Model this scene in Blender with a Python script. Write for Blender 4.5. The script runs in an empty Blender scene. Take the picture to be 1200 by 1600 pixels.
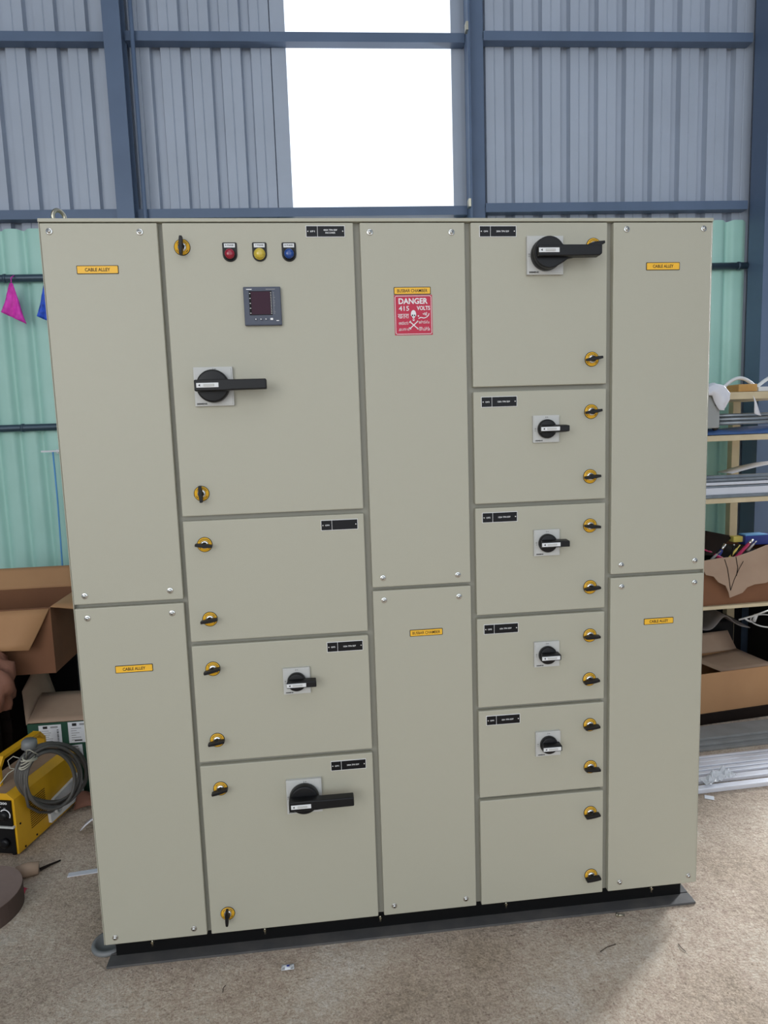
import bpy, math, random
from mathutils import Vector, Matrix, Euler
R = math.radians
random.seed(7)
scene = bpy.context.scene
COL = scene.collection

# ------------------------------------------------------------------ camera
cam = bpy.data.cameras.new('camera'); camo = bpy.data.objects.new('camera', cam); COL.objects.link(camo)
cam.sensor_fit = 'VERTICAL'; cam.sensor_height = 36.0; cam.lens = 1040/1600*36.0
cam.clip_start = 0.02; cam.clip_end = 200
camo.location = (0.6621, -1.8264, 1.5178); camo.rotation_euler = (1.44924, 0.032927, -0.106563)
scene.camera = camo

# ------------------------------------------------------------------ world, lights, exposure
w = bpy.data.worlds.new('sky'); scene.world = w; w.use_nodes = True
bg = w.node_tree.nodes['Background']; bg.inputs[0].default_value = (0.86, 0.93, 1.0, 1); bg.inputs[1].default_value = 1.9
scene.view_settings.view_transform = 'Standard'; scene.view_settings.look = 'None'
scene.view_settings.exposure = -0.25; scene.view_settings.gamma = 1.0; scene.view_settings.use_curve_mapping = False

def area(name, loc, target, sx, sy, power, col):
    l = bpy.data.lights.new(name, 'AREA'); l.shape = 'RECTANGLE'; l.size = sx; l.size_y = sy; l.energy = power; l.color = col
    o = bpy.data.objects.new(name, l); COL.objects.link(o); o.location = loc
    o.rotation_euler = (Vector(target)-Vector(loc)).to_track_quat('-Z', 'Y').to_euler(); return o
# daylight through the open front of the shed, and through the open bay beyond the right hand column
area('front_opening_daylight', (-3.2, -6.0, 3.0), (0.6, 0.0, 1.2), 3.6, 3.2, 110, (1.0, 0.97, 0.92))
area('overhead_fill', (0.6, -3.0, 5.1), (0.6, -2.2, 0.0), 3.6, 2.4, 38, (0.97, 0.98, 1.0))  # unseen overhead fill lamp, added to brighten the floor
area('side_opening_daylight', (6.6, 3.9, 2.6), (1.6, -0.6, 0.0), 1.0, 1.8, 900, (0.93, 0.96, 1.0))

# ------------------------------------------------------------------ materials
MT = {}
def srgb(c):
    return tuple(((v/255)/12.92 if v/255 <= .04045 else ((v/255+.055)/1.055)**2.4) for v in c)+(1,)
def mat(name, rgb, rough=.6, metal=0.0, noise=None, bump=None, spec=.5, trans=0, vary=None, emis=None, coat=0):
    """noise=(scale, amount, dark rgb) mixes a second colour; bump=(scale, strength, distance)"""
    m = bpy.data.materials.new(name); m.use_nodes = True; nt = m.node_tree; b = nt.nodes['Principled BSDF']
    b.inputs['Base Color'].default_value = srgb(rgb); b.inputs['Roughness'].default_value = rough
    b.inputs['Metallic'].default_value = metal; b.inputs['Specular IOR Level'].default_value = spec
    b.inputs['Transmission Weight'].default_value = trans; b.inputs['Coat Weight'].default_value = coat
    tc = nt.nodes.new('ShaderNodeTexCoord')
    if noise:
        n = nt.nodes.new('ShaderNodeTexNoise'); n.inputs['Scale'].default_value = noise[0]; n.inputs['Detail'].default_value = 6
        nt.links.new(tc.outputs['Object'], n.inputs['Vector'])
        r = nt.nodes.new('ShaderNodeMapRange'); r.inputs[1].default_value = .38; r.inputs[2].default_value = .66; r.inputs[4].default_value = noise[1]
        nt.links.new(n.outputs['Fac'], r.inputs[0])
        x = nt.nodes.new('ShaderNodeMix'); x.data_type = 'RGBA'; x.inputs[6].default_value = srgb(rgb); x.inputs[7].default_value = srgb(noise[2])
        nt.links.new(r.outputs[0], x.inputs[0]); nt.links.new(x.outputs[2], b.inputs['Base Color'])
    if bump:
        n2 = nt.nodes.new('ShaderNodeTexNoise'); n2.inputs['Scale'].default_value = bump[0]; n2.inputs['Detail'].default_value = 3
        nt.links.new(tc.outputs['Object'], n2.inputs['Vector'])
        bp = nt.nodes.new('ShaderNodeBump'); bp.inputs['Strength'].default_value = bump[1]; bp.inputs['Distance'].default_value = bump[2]
        nt.links.new(n2.outputs['Fac'], bp.inputs['Height']); nt.links.new(bp.outputs[0], b.inputs['Normal'])
    if emis:
        b.inputs['Emission Color'].default_value = srgb(emis[0]); b.inputs['Emission Strength'].default_value = emis[1]
    MT[name] = m; return m
mat('paint', (178, 175, 158), .42, bump=(520, .4, .0007), spec=.45)
mat('paint_inner', (150, 148, 136), .5)
mat('black_plastic', (13, 13, 16), .42, spec=.35)
mat('grey_plastic', (196, 196, 192), .45)
mat('white_plastic', (225, 226, 226), .4)
mat('print_black', (18, 16, 16), .6)
mat('print_white', (235, 235, 235), .6)
mat('print_grey', (150, 150, 152), .6)
mat('yellow_label', (246, 188, 48), .45)
mat('red_label', (190, 22, 62), .45)
mat('nameplate_black', (9, 9, 15), .4, spec=.3)
mat('chrome', (215, 215, 212), .18, metal=1)
mat('zinc', (190, 185, 165), .3, metal=1)
mat('meter_grey', (70, 76, 92), .45)
mat('meter_screen', (52, 12, 36), .3, spec=.25)
mat('lens_red', (150, 12, 42), .15, coat=.5)
mat('lens_yellow', (206, 180, 60), .2, coat=.5)
mat('lens_blue', (18, 66, 140), .15, coat=.5)
mat('base_steel', (78, 77, 77), .7, noise=(14, .6, (100, 96, 92)), bump=(60, .3, .002))
mat('base_black', (9, 9, 10), .7, spec=.2)
mat('cladding', (172, 182, 197), .42, noise=(3, .35, (156, 165, 178)), bump=(6, .15, .004), spec=.5)
mat('green_sheet', (172, 217, 205), .45, noise=(2.5, .5, (150, 198, 184)), bump=(5, .12, .004))
mat('steel_blue', (96, 114, 140), .42, noise=(5, .4, (84, 100, 124)), spec=.35)
mat('pipe_steel', (66, 84, 98), .35, metal=.3)
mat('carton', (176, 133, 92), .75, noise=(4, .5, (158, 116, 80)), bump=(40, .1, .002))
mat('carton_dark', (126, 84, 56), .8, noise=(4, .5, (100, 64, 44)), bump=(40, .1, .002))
mat('carton_pale', (172, 146, 124), .8, noise=(6, .5, (150, 122, 102)), bump=(30, .2, .003))
mat('carton_green', (24, 74, 54), .6, noise=(6, .4, (18, 60, 44)))
mat('dark_wood', (34, 24, 19), .85, noise=(5, .6, (20, 15, 13)), spec=.2)
mat('timber', (214, 198, 164), .7, noise=(9, .5, (190, 170, 134)), bump=(30, .15, .002))
mat('timber_orange', (206, 164, 100), .7, noise=(12, .5, (180, 124, 56)))
mat('weld_yellow', (222, 168, 28), .4, noise=(8, .4, (196, 146, 30)))
mat('weld_dust', (158, 132, 108), .8, noise=(20, .5, (136, 110, 88)))
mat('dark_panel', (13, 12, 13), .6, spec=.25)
mat('cable', (88, 85, 81), .5)
mat('rope', (176, 172, 156), .8)
mat('aluminium', (236, 238, 246), .35, metal=.3, noise=(8, .3, (214, 216, 224)))
mat('galvanised', (158, 166, 174), .38, metal=.6, noise=(10, .6, (120, 126, 132)))
mat('tarp_blue', (72, 104, 156), .5, bump=(14, .5, .01))
mat('plastic_bag', (230, 230, 236), .35, bump=(25, .4, .008))
mat('grey_case', (160, 162, 160), .5)
mat('white_wire', (206, 206, 204), .5)
mat('dull_sheet', (128, 122, 120), .55, metal=.2, noise=(7, .5, (100, 92, 90)))
mat('pink_cloth', (232, 64, 196), .6, noise=(30, .6, (190, 40, 156)), bump=(40, .5, .008))
mat('blue_cloth', (44, 96, 224), .6, noise=(40, .6, (20, 40, 110)), bump=(40, .5, .008))
mat('light_blue', (96, 160, 214), .6)
mat('magenta', (188, 40, 96), .45)
mat('tool_blue', (36, 56, 140), .45)
mat('tool_yellow', (222, 204, 104), .5)
mat('brown_disc', (138, 118, 110), .7, noise=(7, .6, (116, 96, 88)), bump=(20, .2, .002))
mat('brown_side', (92, 74, 66), .7, noise=(7, .5, (74, 58, 52)))
mat('brown_paper', (128, 84, 66), .7, noise=(12, .6, (120, 84, 66)), bump=(20, .6, .01))
mat('pvc_grey', (120, 122, 122), .4)
mat('board_grey', (140, 140, 138), .85, noise=(6, .6, (112, 111, 108)), bump=(25, .3, .003))
mat('pink_scrap', (206, 66, 92), .6)
mat('paper', (222, 224, 228), .6)
def clear_film():
    m = bpy.data.materials.new('clear_film'); m.use_nodes = True; nt = m.node_tree; b = nt.nodes['Principled BSDF']
    b.inputs['Base Color'].default_value = (.9, .92, .95, 1); b.inputs['Roughness'].default_value = .12; b.inputs['Alpha'].default_value = .45
    MT['clear_film'] = m
clear_film()
def skylight():
    m = bpy.data.materials.new('translucent_sheet'); m.use_nodes = True; nt = m.node_tree; nt.nodes.remove(nt.nodes['Principled BSDF'])
    out = nt.nodes['Material Output']; t = nt.nodes.new('ShaderNodeBsdfTransparent'); t.inputs[0].default_value = (.97, .98, 1, 1)
    d = nt.nodes.new('ShaderNodeBsdfTranslucent'); d.inputs[0].default_value = (.9, .92, .95, 1)
    g = nt.nodes.new('ShaderNodeBsdfGlossy'); g.inputs['Roughness'].default_value = .25
    a = nt.nodes.new('ShaderNodeMixShader'); a.inputs[0].default_value = .22; nt.links.new(t.outputs[0], a.inputs[1]); nt.links.new(d.outputs[0], a.inputs[2])
    c = nt.nodes.new('ShaderNodeMixShader'); c.inputs[0].default_value = .04; nt.links.new(a.outputs[0], c.inputs[1]); nt.links.new(g.outputs[0], c.inputs[2])
    nt.links.new(c.outputs[0], out.inputs[0]); MT['translucent_sheet'] = m
skylight()
def concrete():
    m = bpy.data.materials.new('rough_concrete'); m.use_nodes = True; nt = m.node_tree; b = nt.nodes['Principled BSDF']; L = nt.links.new
    tc = nt.nodes.new('ShaderNodeTexCoord')
    def noise(s, d, rough=.6):
        n = nt.nodes.new('ShaderNodeTexNoise'); n.inputs['Scale'].default_value = s; n.inputs['Detail'].default_value = d; n.inputs['Roughness'].default_value = rough
        L(tc.outputs['Object'], n.inputs['Vector']); return n
    def ramp(src, stops):
        r = nt.nodes.new('ShaderNodeValToRGB'); e = r.color_ramp.elements
        e[0].position, e[0].color = stops[0][0], srgb(stops[0][1]); e[1].position, e[1].color = stops[-1][0], srgb(stops[-1][1])
        for p, c in stops[1:-1]: q = e.new(p); q.color = srgb(c)
        L(src.outputs['Fac'], r.inputs[0]); return r
    def mixc(kind, f, a, bb):
        x = nt.nodes.new('ShaderNodeMix'); x.data_type = 'RGBA'; x.blend_type = kind; x.inputs[0].default_value = f
        L(a, x.inputs[6]); L(bb, x.inputs[7]); return x.outputs[2]
    big = ramp(noise(2.2, 5), [(.33, (176, 165, 153)), (.5, (196, 186, 177)), (.68, (212, 205, 200))])
    mid = ramp(noise(42, 8, .78), [(.32, (120, 112, 104)), (.5, (186, 180, 172)), (.72, (226, 220, 214))])
    fine = ramp(noise(150, 6, .8), [(.3, (84, 78, 72)), (.46, (178, 172, 164)), (.72, (230, 226, 220))])
    c = mixc('OVERLAY', .62, big.outputs[0], mid.outputs[0]); c = mixc('OVERLAY', .85, c, fine.outputs[0])
    v = nt.nodes.new('ShaderNodeTexVoronoi'); v.inputs['Scale'].default_value = 34; v.inputs['Randomness'].default_value = 1
    L(tc.outputs['Object'], v.inputs['Vector'])
    pr = nt.nodes.new('ShaderNodeMapRange'); pr.inputs[1].default_value = .06; pr.inputs[2].default_value = .12; pr.inputs[3].default_value = .45; pr.inputs[4].default_value = 1
    L(v.outputs['Distance'], pr.inputs[0])
    pc = nt.nodes.new('ShaderNodeMix'); pc.data_type = 'RGBA'; pc.blend_type = 'MULTIPLY'; pc.inputs[0].default_value = .7
    L(c, pc.inputs[6]); L(pr.outputs[0], pc.inputs[7]); L(pc.outputs[2], b.inputs['Base Color'])
    b.inputs['Roughness'].default_value = .85; b.inputs['Specular IOR Level'].default_value = .25
    n3 = noise(60, 8, .7); b1 = nt.nodes.new('ShaderNodeBump'); b1.inputs['Strength'].default_value = .9; b1.inputs['Distance'].default_value = .010
    L(n3.outputs['Fac'], b1.inputs['Height'])
    n4 = noise(9, 4); b2 = nt.nodes.new('ShaderNodeBump'); b2.inputs['Strength'].default_value = .6; b2.inputs['Distance'].default_value = .02
    L(n4.outputs['Fac'], b2.inputs['Height']); L(b1.outputs[0], b2.inputs['Normal']); L(b2.outputs[0], b.inputs['Normal'])
    MT['rough_concrete'] = m
concrete()

# ------------------------------------------------------------------ mesh helpers
class MB:
    def __init__(s): s.v = []; s.f = []; s.m = []; s.ms = []; s.sm = []
    def add(s, vs, fs, m, M=None, smooth=False):
        if m not in s.ms: s.ms.append(m)
        o = len(s.v); k = s.ms.index(m)
        s.v += [tuple(M @ Vector(v)) if M else tuple(v) for v in vs]
        s.f += [tuple(i+o for i in f) for f in fs]; s.m += [k]*len(fs); s.sm += [smooth]*len(fs); return s
    def box(s, a, b, m, M=None):
        x0, y0, z0 = a; x1, y1, z1 = b
        return s.add([(x0,y0,z0),(x1,y0,z0),(x1,y1,z0),(x0,y1,z0),(x0,y0,z1),(x1,y0,z1),(x1,y1,z1),(x0,y1,z1)],
            [(0,3,2,1),(4,5,6,7),(0,1,5,4),(1,2,6,5),(2,3,7,6),(3,0,4,7)], m, M)
    def prism(s, pts, y0, y1, m, M=None, smooth=False):
        """pts = [(x,z)] counter-clockwise seen from -y, extruded from y0 (near) to y1 (far)"""
        n = len(pts); vs = [(x, y0, z) for x, z in pts]+[(x, y1, z) for x, z in pts]
        fs = [tuple(range(n)), tuple(range(2*n-1, n-1, -1))]+[(i, i+n, (i+1) % n+n, (i+1) % n) for i in range(n)]
        return s.add(vs, fs, m, M, smooth)
    def lathe(s, prof, m, M=None, n=32, smooth=True):
        """prof = [(radius, y)] turned about the local y axis"""
        vs = []; fs = []
        for r, y in prof:
            for i in range(n): a = 2*math.pi*i/n; vs.append((r*math.cos(a), y, r*math.sin(a)))
        for j in range(len(prof)-1):
            for i in range(n): fs.append((j*n+i, j*n+(i+1) % n, (j+1)*n+(i+1) % n, (j+1)*n+i))
        fs.append(tuple(range(n-1, -1, -1))); fs.append(tuple(range((len(prof)-1)*n, len(prof)*n)))
        return s.add(vs, fs, m, M, smooth)
    def tube(s, path, r, m, n=10, closed=False, M=None):
        P = [Vector(p) for p in path]; N = len(P); vs = []; fs = []; up = Vector((0, 0, 1)); prev = None
        for i in range(N):
            t = (P[(i+1) % N]-P[i-1]) if (closed or 0 < i < N-1) else (P[1]-P[0] if i == 0 else P[-1]-P[-2])
            t.normalize()
            if prev is None:
                a = t.cross(up)
                if a.length < .1: a = t.cross(Vector((1, 0, 0)))
            else: a = prev-t*prev.dot(t)
            a.normalize(); prev = a.copy(); b = t.cross(a)
            rr = r[i] if isinstance(r, (list, tuple)) else r
            for k in range(n): g = 2*math.pi*k/n; vs.append(P[i]+a*math.cos(g)*rr+b*math.sin(g)*rr)
        for i in range(N if closed else N-1):
            j = (i+1) % N
            for k in range(n): fs.append((i*n+k, i*n+(k+1) % n, j*n+(k+1) % n, j*n+k))
        if not closed: fs.append(tuple(range(n-1, -1, -1))); fs.append(tuple(range((N-1)*n, N*n)))
        return s.add(vs, fs, m, M, True)
    def quadsheet(s, grid, th, m, M=None, smooth=True):
        """grid[i][j] of points -> thin solid sheet offset by th along its normals"""
        a = len(grid); b = len(grid[0]); g = [[Vector(p) for p in r] for r in grid]; nn = []
        for i in range(a):
            for j in range(b):
                d1 = g[min(i+1, a-1)][j]-g[max(i-1, 0)][j]; d2 = g[i][min(j+1, b-1)]-g[i][max(j-1, 0)]
                q = d1.cross(d2); q = q.normalized() if q.length > 1e-9 else Vector((0, 0, 1)); nn.append(q)
        vs = [g[i][j] for i in range(a) for j in range(b)]; vs += [v+nn[k]*th for k, v in enumerate(vs)]; o = a*b; fs = []
        for i in range(a-1):
            for j in range(b-1):
                q = (i*b+j, i*b+j+1, (i+1)*b+j+1, (i+1)*b+j); fs.append(q); fs.append(tuple(x+o for x in reversed(q)))
        edge = [(0, j) for j in range(b)]+[(i, b-1) for i in range(1, a)]+[(a-1, j) for j in range(b-2, -1, -1)]+[(i, 0) for i in range(a-2, 0, -1)]
        e = [i*b+j for i, j in edge]
        for k in range(len(e)): p, q = e[k], e[(k+1) % len(e)]; fs.append((q, p, p+o, q+o))
        return s.add(vs, fs, m, M, smooth)
    def text(s, body, x, z, width, height, y, m, M=None, bold=0.0):
        vs, fs, (w0, h0, x0, z0) = glyphs(body, bold)
        sx = width/w0; sz = height/h0
        return s.add([(x+(vx-x0-w0/2)*sx, y, z+(vz-z0-h0/2)*sz) for vx, vz in vs], fs, m, M)
    def build(s, name, parent=None, loc=None, bevel=0, seg=2, rot=None):
        me = bpy.data.meshes.new(name); me.from_pydata(s.v, [], s.f); me.update()
        for k in s.ms: me.materials.append(MT[k])
        for p, k, t in zip(me.polygons, s.m, s.sm): p.material_index = k; p.use_smooth = t
        o = bpy.data.objects.new(name, me); COL.objects.link(o)
        if loc is not None: o.location = loc
        if rot is not None: o.rotation_euler = rot
        if parent: o.parent = parent
        if bevel:
            b = o.modifiers.new('bevel', 'BEVEL'); b.width = bevel; b.segments = seg; b.limit_method = 'ANGLE'; b.angle_limit = R(40); b.harden_normals = False
        return o
GL = {}
def glyphs(body, bold):
    k = (body, bold)
    if k in GL: return GL[k]
    cu = bpy.data.curves.new('lettering', 'FONT'); cu.body = body; cu.size = 1; cu.offset = bold; cu.resolution_u = 3
    o = bpy.data.objects.new('lettering', cu); COL.objects.link(o); dg = bpy.context.evaluated_depsgraph_get(); dg.update()
    me = bpy.data.meshes.new_from_object(o.evaluated_get(dg))
    vs = [(v.co.x, v.co.y) for v in me.vertices]; fs = [tuple(p.vertices) for p in me.polygons]
    bpy.data.objects.remove(o); bpy.data.curves.remove(cu); bpy.data.meshes.remove(me)
    if not vs: vs = [(0, 0), (1, 0), (1, 1)]; fs = []
    xs = [v[0] for v in vs]; zs = [v[1] for v in vs]
    GL[k] = (vs, fs, (max(xs)-min(xs) or 1, max(zs)-min(zs) or 1, min(xs), min(zs))); return GL[k]
def empty(name, loc, label, cat, group=None, rz=0):
    o = bpy.data.objects.new(name, None); COL.objects.link(o); o.location = loc; o.rotation_euler = (0, 0, rz)
    return tag(o, label, cat, group)
def tag(o, label, cat, group=None, kind=None):
    o['label'] = label; o['category'] = cat
    if group: o['group'] = group
    if kind: o['kind'] = kind
    return o
def struct(o, label=None):
    o['kind'] = 'structure'
    if label: o['label'] = label
    return o
def dup(o, parent=None, loc=None, rot=None):
    c = o.copy(); COL.objects.link(c); c.parent = parent
    if loc is not None: c.location = loc
    if rot is not None: c.rotation_euler = rot
    for ch in list(o.children): dup(ch, c)
    return c
def rrect(cx, cz, hw, hh, r, n=4):
    p = []
    for sx, sz, a0 in ((1, -1, -90), (1, 1, 0), (-1, 1, 90), (-1, -1, 180)):
        for i in range(n+1): a = R(a0+90*i/n); p.append((cx+sx*(hw-r)+r*math.cos(a), cz+sz*(hh-r)+r*math.sin(a)))
    return p

# ------------------------------------------------------------------ structure: floor, wall, columns, girts
def make_floor():
    m = MB(); m.add([(-9, -10, 0), (12, -10, 0), (12, 9, 0), (-9, 9, 0)], [(0, 1, 2, 3)], 'rough_concrete')
    m.add([(-9, -10, -.1), (12, -10, -.1), (12, 9, -.1), (-9, 9, -.1)], [(3, 2, 1, 0)], 'rough_concrete')
    struct(m.build('floor'), 'rough grey concrete floor of the shed')
make_floor()
WROT = Matrix.Translation((-.9, 2.0, 0)) @ Matrix.Rotation(R(-2.0), 4, 'Z')   # wall frame: x along the wall, -y into the room
WTOP = 5.2
def ribbed(s0, s1, z0, z1):
    """trapezoidal cladding, grooves falling outwards every 154.7 mm"""
    pr = [(s0, 0)]; k = math.floor((s0-.055)/.1547)
    while True:
        a = .055+.1547*k-.013; k += 1
        for x, y in ((a, 0), (a+.006, .036), (a+.046, .036), (a+.056, 0), (a+.1, 0), (a+.104, .004), (a+.108, 0)):
            if s0 < x < s1: pr.append((x, y))
        if a > s1: break
    pr.append((s1, 0)); vs = []; fs = []
    n = len(pr)
    for off in (0, .0015):
        for x, y in pr: vs += [(x, y+off, z0), (x, y+off, z1)]
    for i in range(n-1):
        q = (2*i, 2*i+2, 2*i+3, 2*i+1); fs.append(q); fs.append(tuple(v+2*n for v in reversed(q)))
    return vs, fs
m = MB()
for s0, s1, z0 in ((-4.0, 1.456, 0), (2.425, 4.62, 0)):
    v, f = ribbed(s0, s1, z0, WTOP); m.add(v, f, 'cladding', WROT)
v, f = ribbed(1.456, 2.425, 0, 2.60); m.add(v, f, 'cladding', WROT)
# flat overlap strips either side of the translucent bay
m.box((1.44, -.004, 2.6), (1.516, -.001, WTOP), 'cladding', WROT); m.box((2.387, -.004, 2.6), (2.44, -.001, WTOP), 'cladding', WROT)
struct(m.build('wall_back'), 'blue grey ribbed metal cladding of the back wall')
def corrugated(s0, s1, z0, z1, n=8):
    pr = []; x = s0
    while x < s1:
        ph = ((x-.11+.0579) % .1157)/.1157-.5        # 0 at the narrow valley
        pr.append((x, -.034+.022*math.exp(-(ph/.17)**2))); x += .1157/16
    vs = []; fs = []; n = len(pr)
    for off in (0, .0015):
        for x, y in pr: vs += [(x, y+off, z0), (x, y+off, z1-.3*(y+.034))]
    for i in range(n-1):
        q = (2*i, 2*i+2, 2*i+3, 2*i+1); fs.append(q); fs.append(tuple(v+2*n for v in reversed(q)))
    return vs, fs
m = MB(); v, f = corrugated(-4.0, 4.045, 0, 2.622); m.add(v, f, 'green_sheet', WROT, True)
struct(m.build('wall_back'), 'mint green corrugated sheet lining the lower back wall')
m = MB()
v = []; f = []
for i in range(9): x = 1.516+(2.387-1.516)*i/8; v += [(x, .012, 2.6), (x, .012, WTOP)]
for i in range(8): f.append((2*i, 2*i+2, 2*i+3, 2*i+1))
m.add(v, f, 'translucent_sheet', WROT)
struct(m.build('window_1'), 'bright translucent sheet bay letting in white daylight')
# unseen roof and side walls, added to block sky light
m = MB(); m.box((-7, -5.5, 5.2), (4.6, 2.3, 5.25), 'cladding')
struct(m.build('added_ceiling'), 'unseen metal roof of the shed, added to block sky light')
m = MB(); m.box((-4.6, -5.5, 0), (-4.55, 2.2, 5.2), 'cladding')
struct(m.build('added_wall_left'), 'unseen metal cladding on the left side of the shed, added to block light')  # out of view, added to keep the left side dark
m = MB(); m.box((4.6, -5.5, 0), (4.65, 0.9, 5.2), 'cladding')
struct(m.build('added_wall_right'), 'unseen metal cladding on the right side of the shed, added to block light')  # out of view, added to cut sky light from the right
# columns
def ibeam(m, s0, s1, yf, yb, z1, t=.008):
    m.box((s0, yf, 0), (s1, yf+t, z1), 'steel_blue', WROT); m.box((s0, yb-t, 0), (s1, yb, z1), 'steel_blue', WROT)
    c = (s0+s1)/2; m.box((c-t/2, yf+t, 0), (c+t/2, yb-t, z1), 'steel_blue', WROT)
m = MB(); ibeam(m, .628, .714, -.13, -.035, WTOP); struct(m.build('trim_1'), 'blue grey steel column between the left and middle bays')
m = MB(); m.tube([(.757, -.085, 0), (.757, -.085, WTOP)], .011, 'steel_blue', 12, M=WROT)
struct(m.build('trim_2'), 'slim vertical pipe beside the left column')
m = MB(); m.box((2.452, -.13, 0), (2.462, -.035, WTOP), 'steel_blue', WROT); m.box((2.462, -.05, 0), (2.55, -.04, WTOP), 'steel_blue', WROT)
m.tube([(2.457, -.133, 0), (2.457, -.133, WTOP)], .007, 'steel_blue', 10, M=WROT)
struct(m.build('trim_3'), 'blue steel angle column right of the bright bay')
m = MB(); m.box((3.128, 1.668, 0), (3.40, 1.676, WTOP), 'steel_blue'); m.box((3.128, 1.79, 0), (3.40, 1.798, WTOP), 'steel_blue'); m.box((3.128, 1.676, 0), (3.136, 1.79, WTOP), 'steel_blue')
struct(m.build('trim_4'), 'heavy blue steel column at the right end of the wall')
# girts (lipped channels) and tubes
def girt(name, s0, s1, z, label):
    m = MB(); yb = -.003; yf = -.063
    m.box((s0, yf, z-.023), (s1, yf+.003, z+.023), 'steel_blue', WROT)
    m.box((s0, yf+.003, z+.020), (s1, yb, z+.023), 'steel_blue', WROT); m.box((s0, yf+.003, z-.023), (s1, yb, z-.020), 'steel_blue', WROT)
    struct(m.build(name), label)
girt('trim_5', -4, .628, 3.535, 'upper horizontal girt in the left bay'); girt('trim_6', .714, 2.45, 3.54, 'upper horizontal girt across the middle bay')
girt('trim_7', 2.55, 4.02, 3.552, 'upper horizontal girt in the right bay')
girt('trim_8', -4, .628, 2.682, 'lower horizontal girt in the left bay'); girt('trim_9', .714, 2.45, 2.680, 'lower horizontal girt across the middle bay')
girt('trim_10', 2.55, 4.02, 2.692, 'lower horizontal girt in the right bay')
def rail(name, s0, s1, z, js, label):
    m = MB(); m.tube([(s0, -.056, z), (s1, -.056, z)], .019, 'pipe_steel', 14, M=WROT)
    for j in js: m.tube([(j-.006, -.056, z), (j+.006, -.056, z)], .0225, 'pipe_steel', 14, M=WROT)
    struct(m.build(name), label)
rail('trim_11', -4, 4.03, 2.368, (.012, 3.98), 'round steel rail across the green sheet, upper')
rail('trim_12', -4, 2.2, 1.596, (.03,), 'round steel rail across the green sheet, lower')
# small clips on the right hand column at the girt ends
m = MB()
for z in (3.552, 2.692): m.box((2.44, -.15, z-.02), (2.452, -.11, z+.02), 'zinc', WROT)
struct(m.build('trim_13'), 'small cleats where the girts meet the middle column')

# ------------------------------------------------------------------ the switchgear panel
ORG = Vector((.9, .225, 0))
root = empty('switchgear_panel', ORG, 'large pebble grey electrical distribution panel on black base', 'switchgear panel')
def P(mb, name, parent=root, bevel=0, **k): return mb.build(name, parent, loc=-ORG if parent == root else (0, 0, 0), bevel=bevel, **k)
m = MB(); m.box((0, .0185, .075), (1.8, .45, 2.075), 'paint_inner')
body = P(m, 'enclosure', bevel=.002)
m = MB(); m.box((0, .001, 2.0665), (1.8, .45, 2.0755), 'paint'); m.box((0.0, .004, .075), (.0025, .02, 2.067), 'paint'); m.box((1.7975, .004, .075), (1.8, .02, 2.067), 'paint')
P(m, 'top_cover', bevel=.0015)
# base frame of channels
m = MB()
m.box((.018, .044, .004), (1.772, .05, .071), 'base_black'); m.box((.0, .003, 0), (1.8, .047, .007), 'base_steel'); m.box((.018, .02, .068), (1.772, .05, .0748), 'base_black')
m.box((.018, .40, .004), (1.772, .406, .071), 'base_black'); m.box((.018, .05, .004), (.024, .40, .071), 'base_black'); m.box((1.766, .05, .004), (1.772, .40, .071), 'base_black')
m.box((1.772, .05, 0), (1.80, .40, .007), 'base_steel'); m.box((0, .05, 0), (.018, .40, .007), 'base_steel')
P(m, 'base_channel', bevel=.001)
for x in (.13, .455, .80, 1.19, 1.66):
    m = MB(); m.lathe([(.003, -.001), (.003, -.02)], 'zinc', Matrix.Translation((x, .02, .064)) @ Matrix.Rotation(R(90), 4, 'X'), 10)
    m.lathe([(.006, 0), (.006, .004)], 'zinc', Matrix.Translation((x, .02, .056)) @ Matrix.Rotation(R(90), 4, 'X'), 6, False)
    P(m, 'base_bolt')
# lifting eye
m = MB(); e = []
for i in range(20): a = 2*math.pi*i/20; e.append((.020+.0105*math.cos(a), .10+.014*math.cos(a), 2.106+.019*math.sin(a)))
m.tube(e, .0055, 'zinc', 8, closed=True); m.lathe([(.014, 0), (.014, .006), (.008, .012)], 'zinc', Matrix.Translation((.020, .10, 2.0755)) @ Matrix.Rotation(R(90), 4, 'X'), 16)
P(m, 'lifting_eye')

DOORS = {}
def door(name, x0, x1, z0, z1, label=None):
    m = MB(); m.box((x0, 0, z0), (x1, .0178, z1), 'paint'); o = P(m, name, bevel=.0028, seg=3)
    if label: o['label'] = label
    return o
g = .0075
A1 = door('cover_plate', .004, .2915, 1.0795, 2.0635); A2 = door('cover_plate', .004, .2915, .077, 1.0685)
L1 = door('door', .3035, .7935, 1.3055, 2.0635); L2 = door('door', .3035, .7935, .9565, 1.2925)
L3 = door('door', .3035, .7935, .6055, .9445); L4 = door('door', .3035, .7935, .077, .5935)
B1 = door('cover_plate', .8105, 1.0925, 1.0805, 2.0635); B2 = door('cover_plate', .8105, 1.0925, .077, 1.0705)
R1 = door('door', 1.1085, 1.4915, 1.6285, 2.0635); R2 = door('door', 1.1085, 1.4915, 1.3035, 1.6155)
R3 = door('door', 1.1085, 1.4915, .9815, 1.2915); R4 = door('door', 1.1085, 1.4915, .7035, .9705)
R5 = door('door', 1.1085, 1.4915, .4235, .6925); R6 = door('door', 1.1085, 1.4915, .077, .4125)
C1 = door('cover_plate', 1.5085, 1.796, 1.0795, 2.0635); C2 = door('cover_plate', 1.5085, 1.796, .077, 1.0685)

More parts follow.
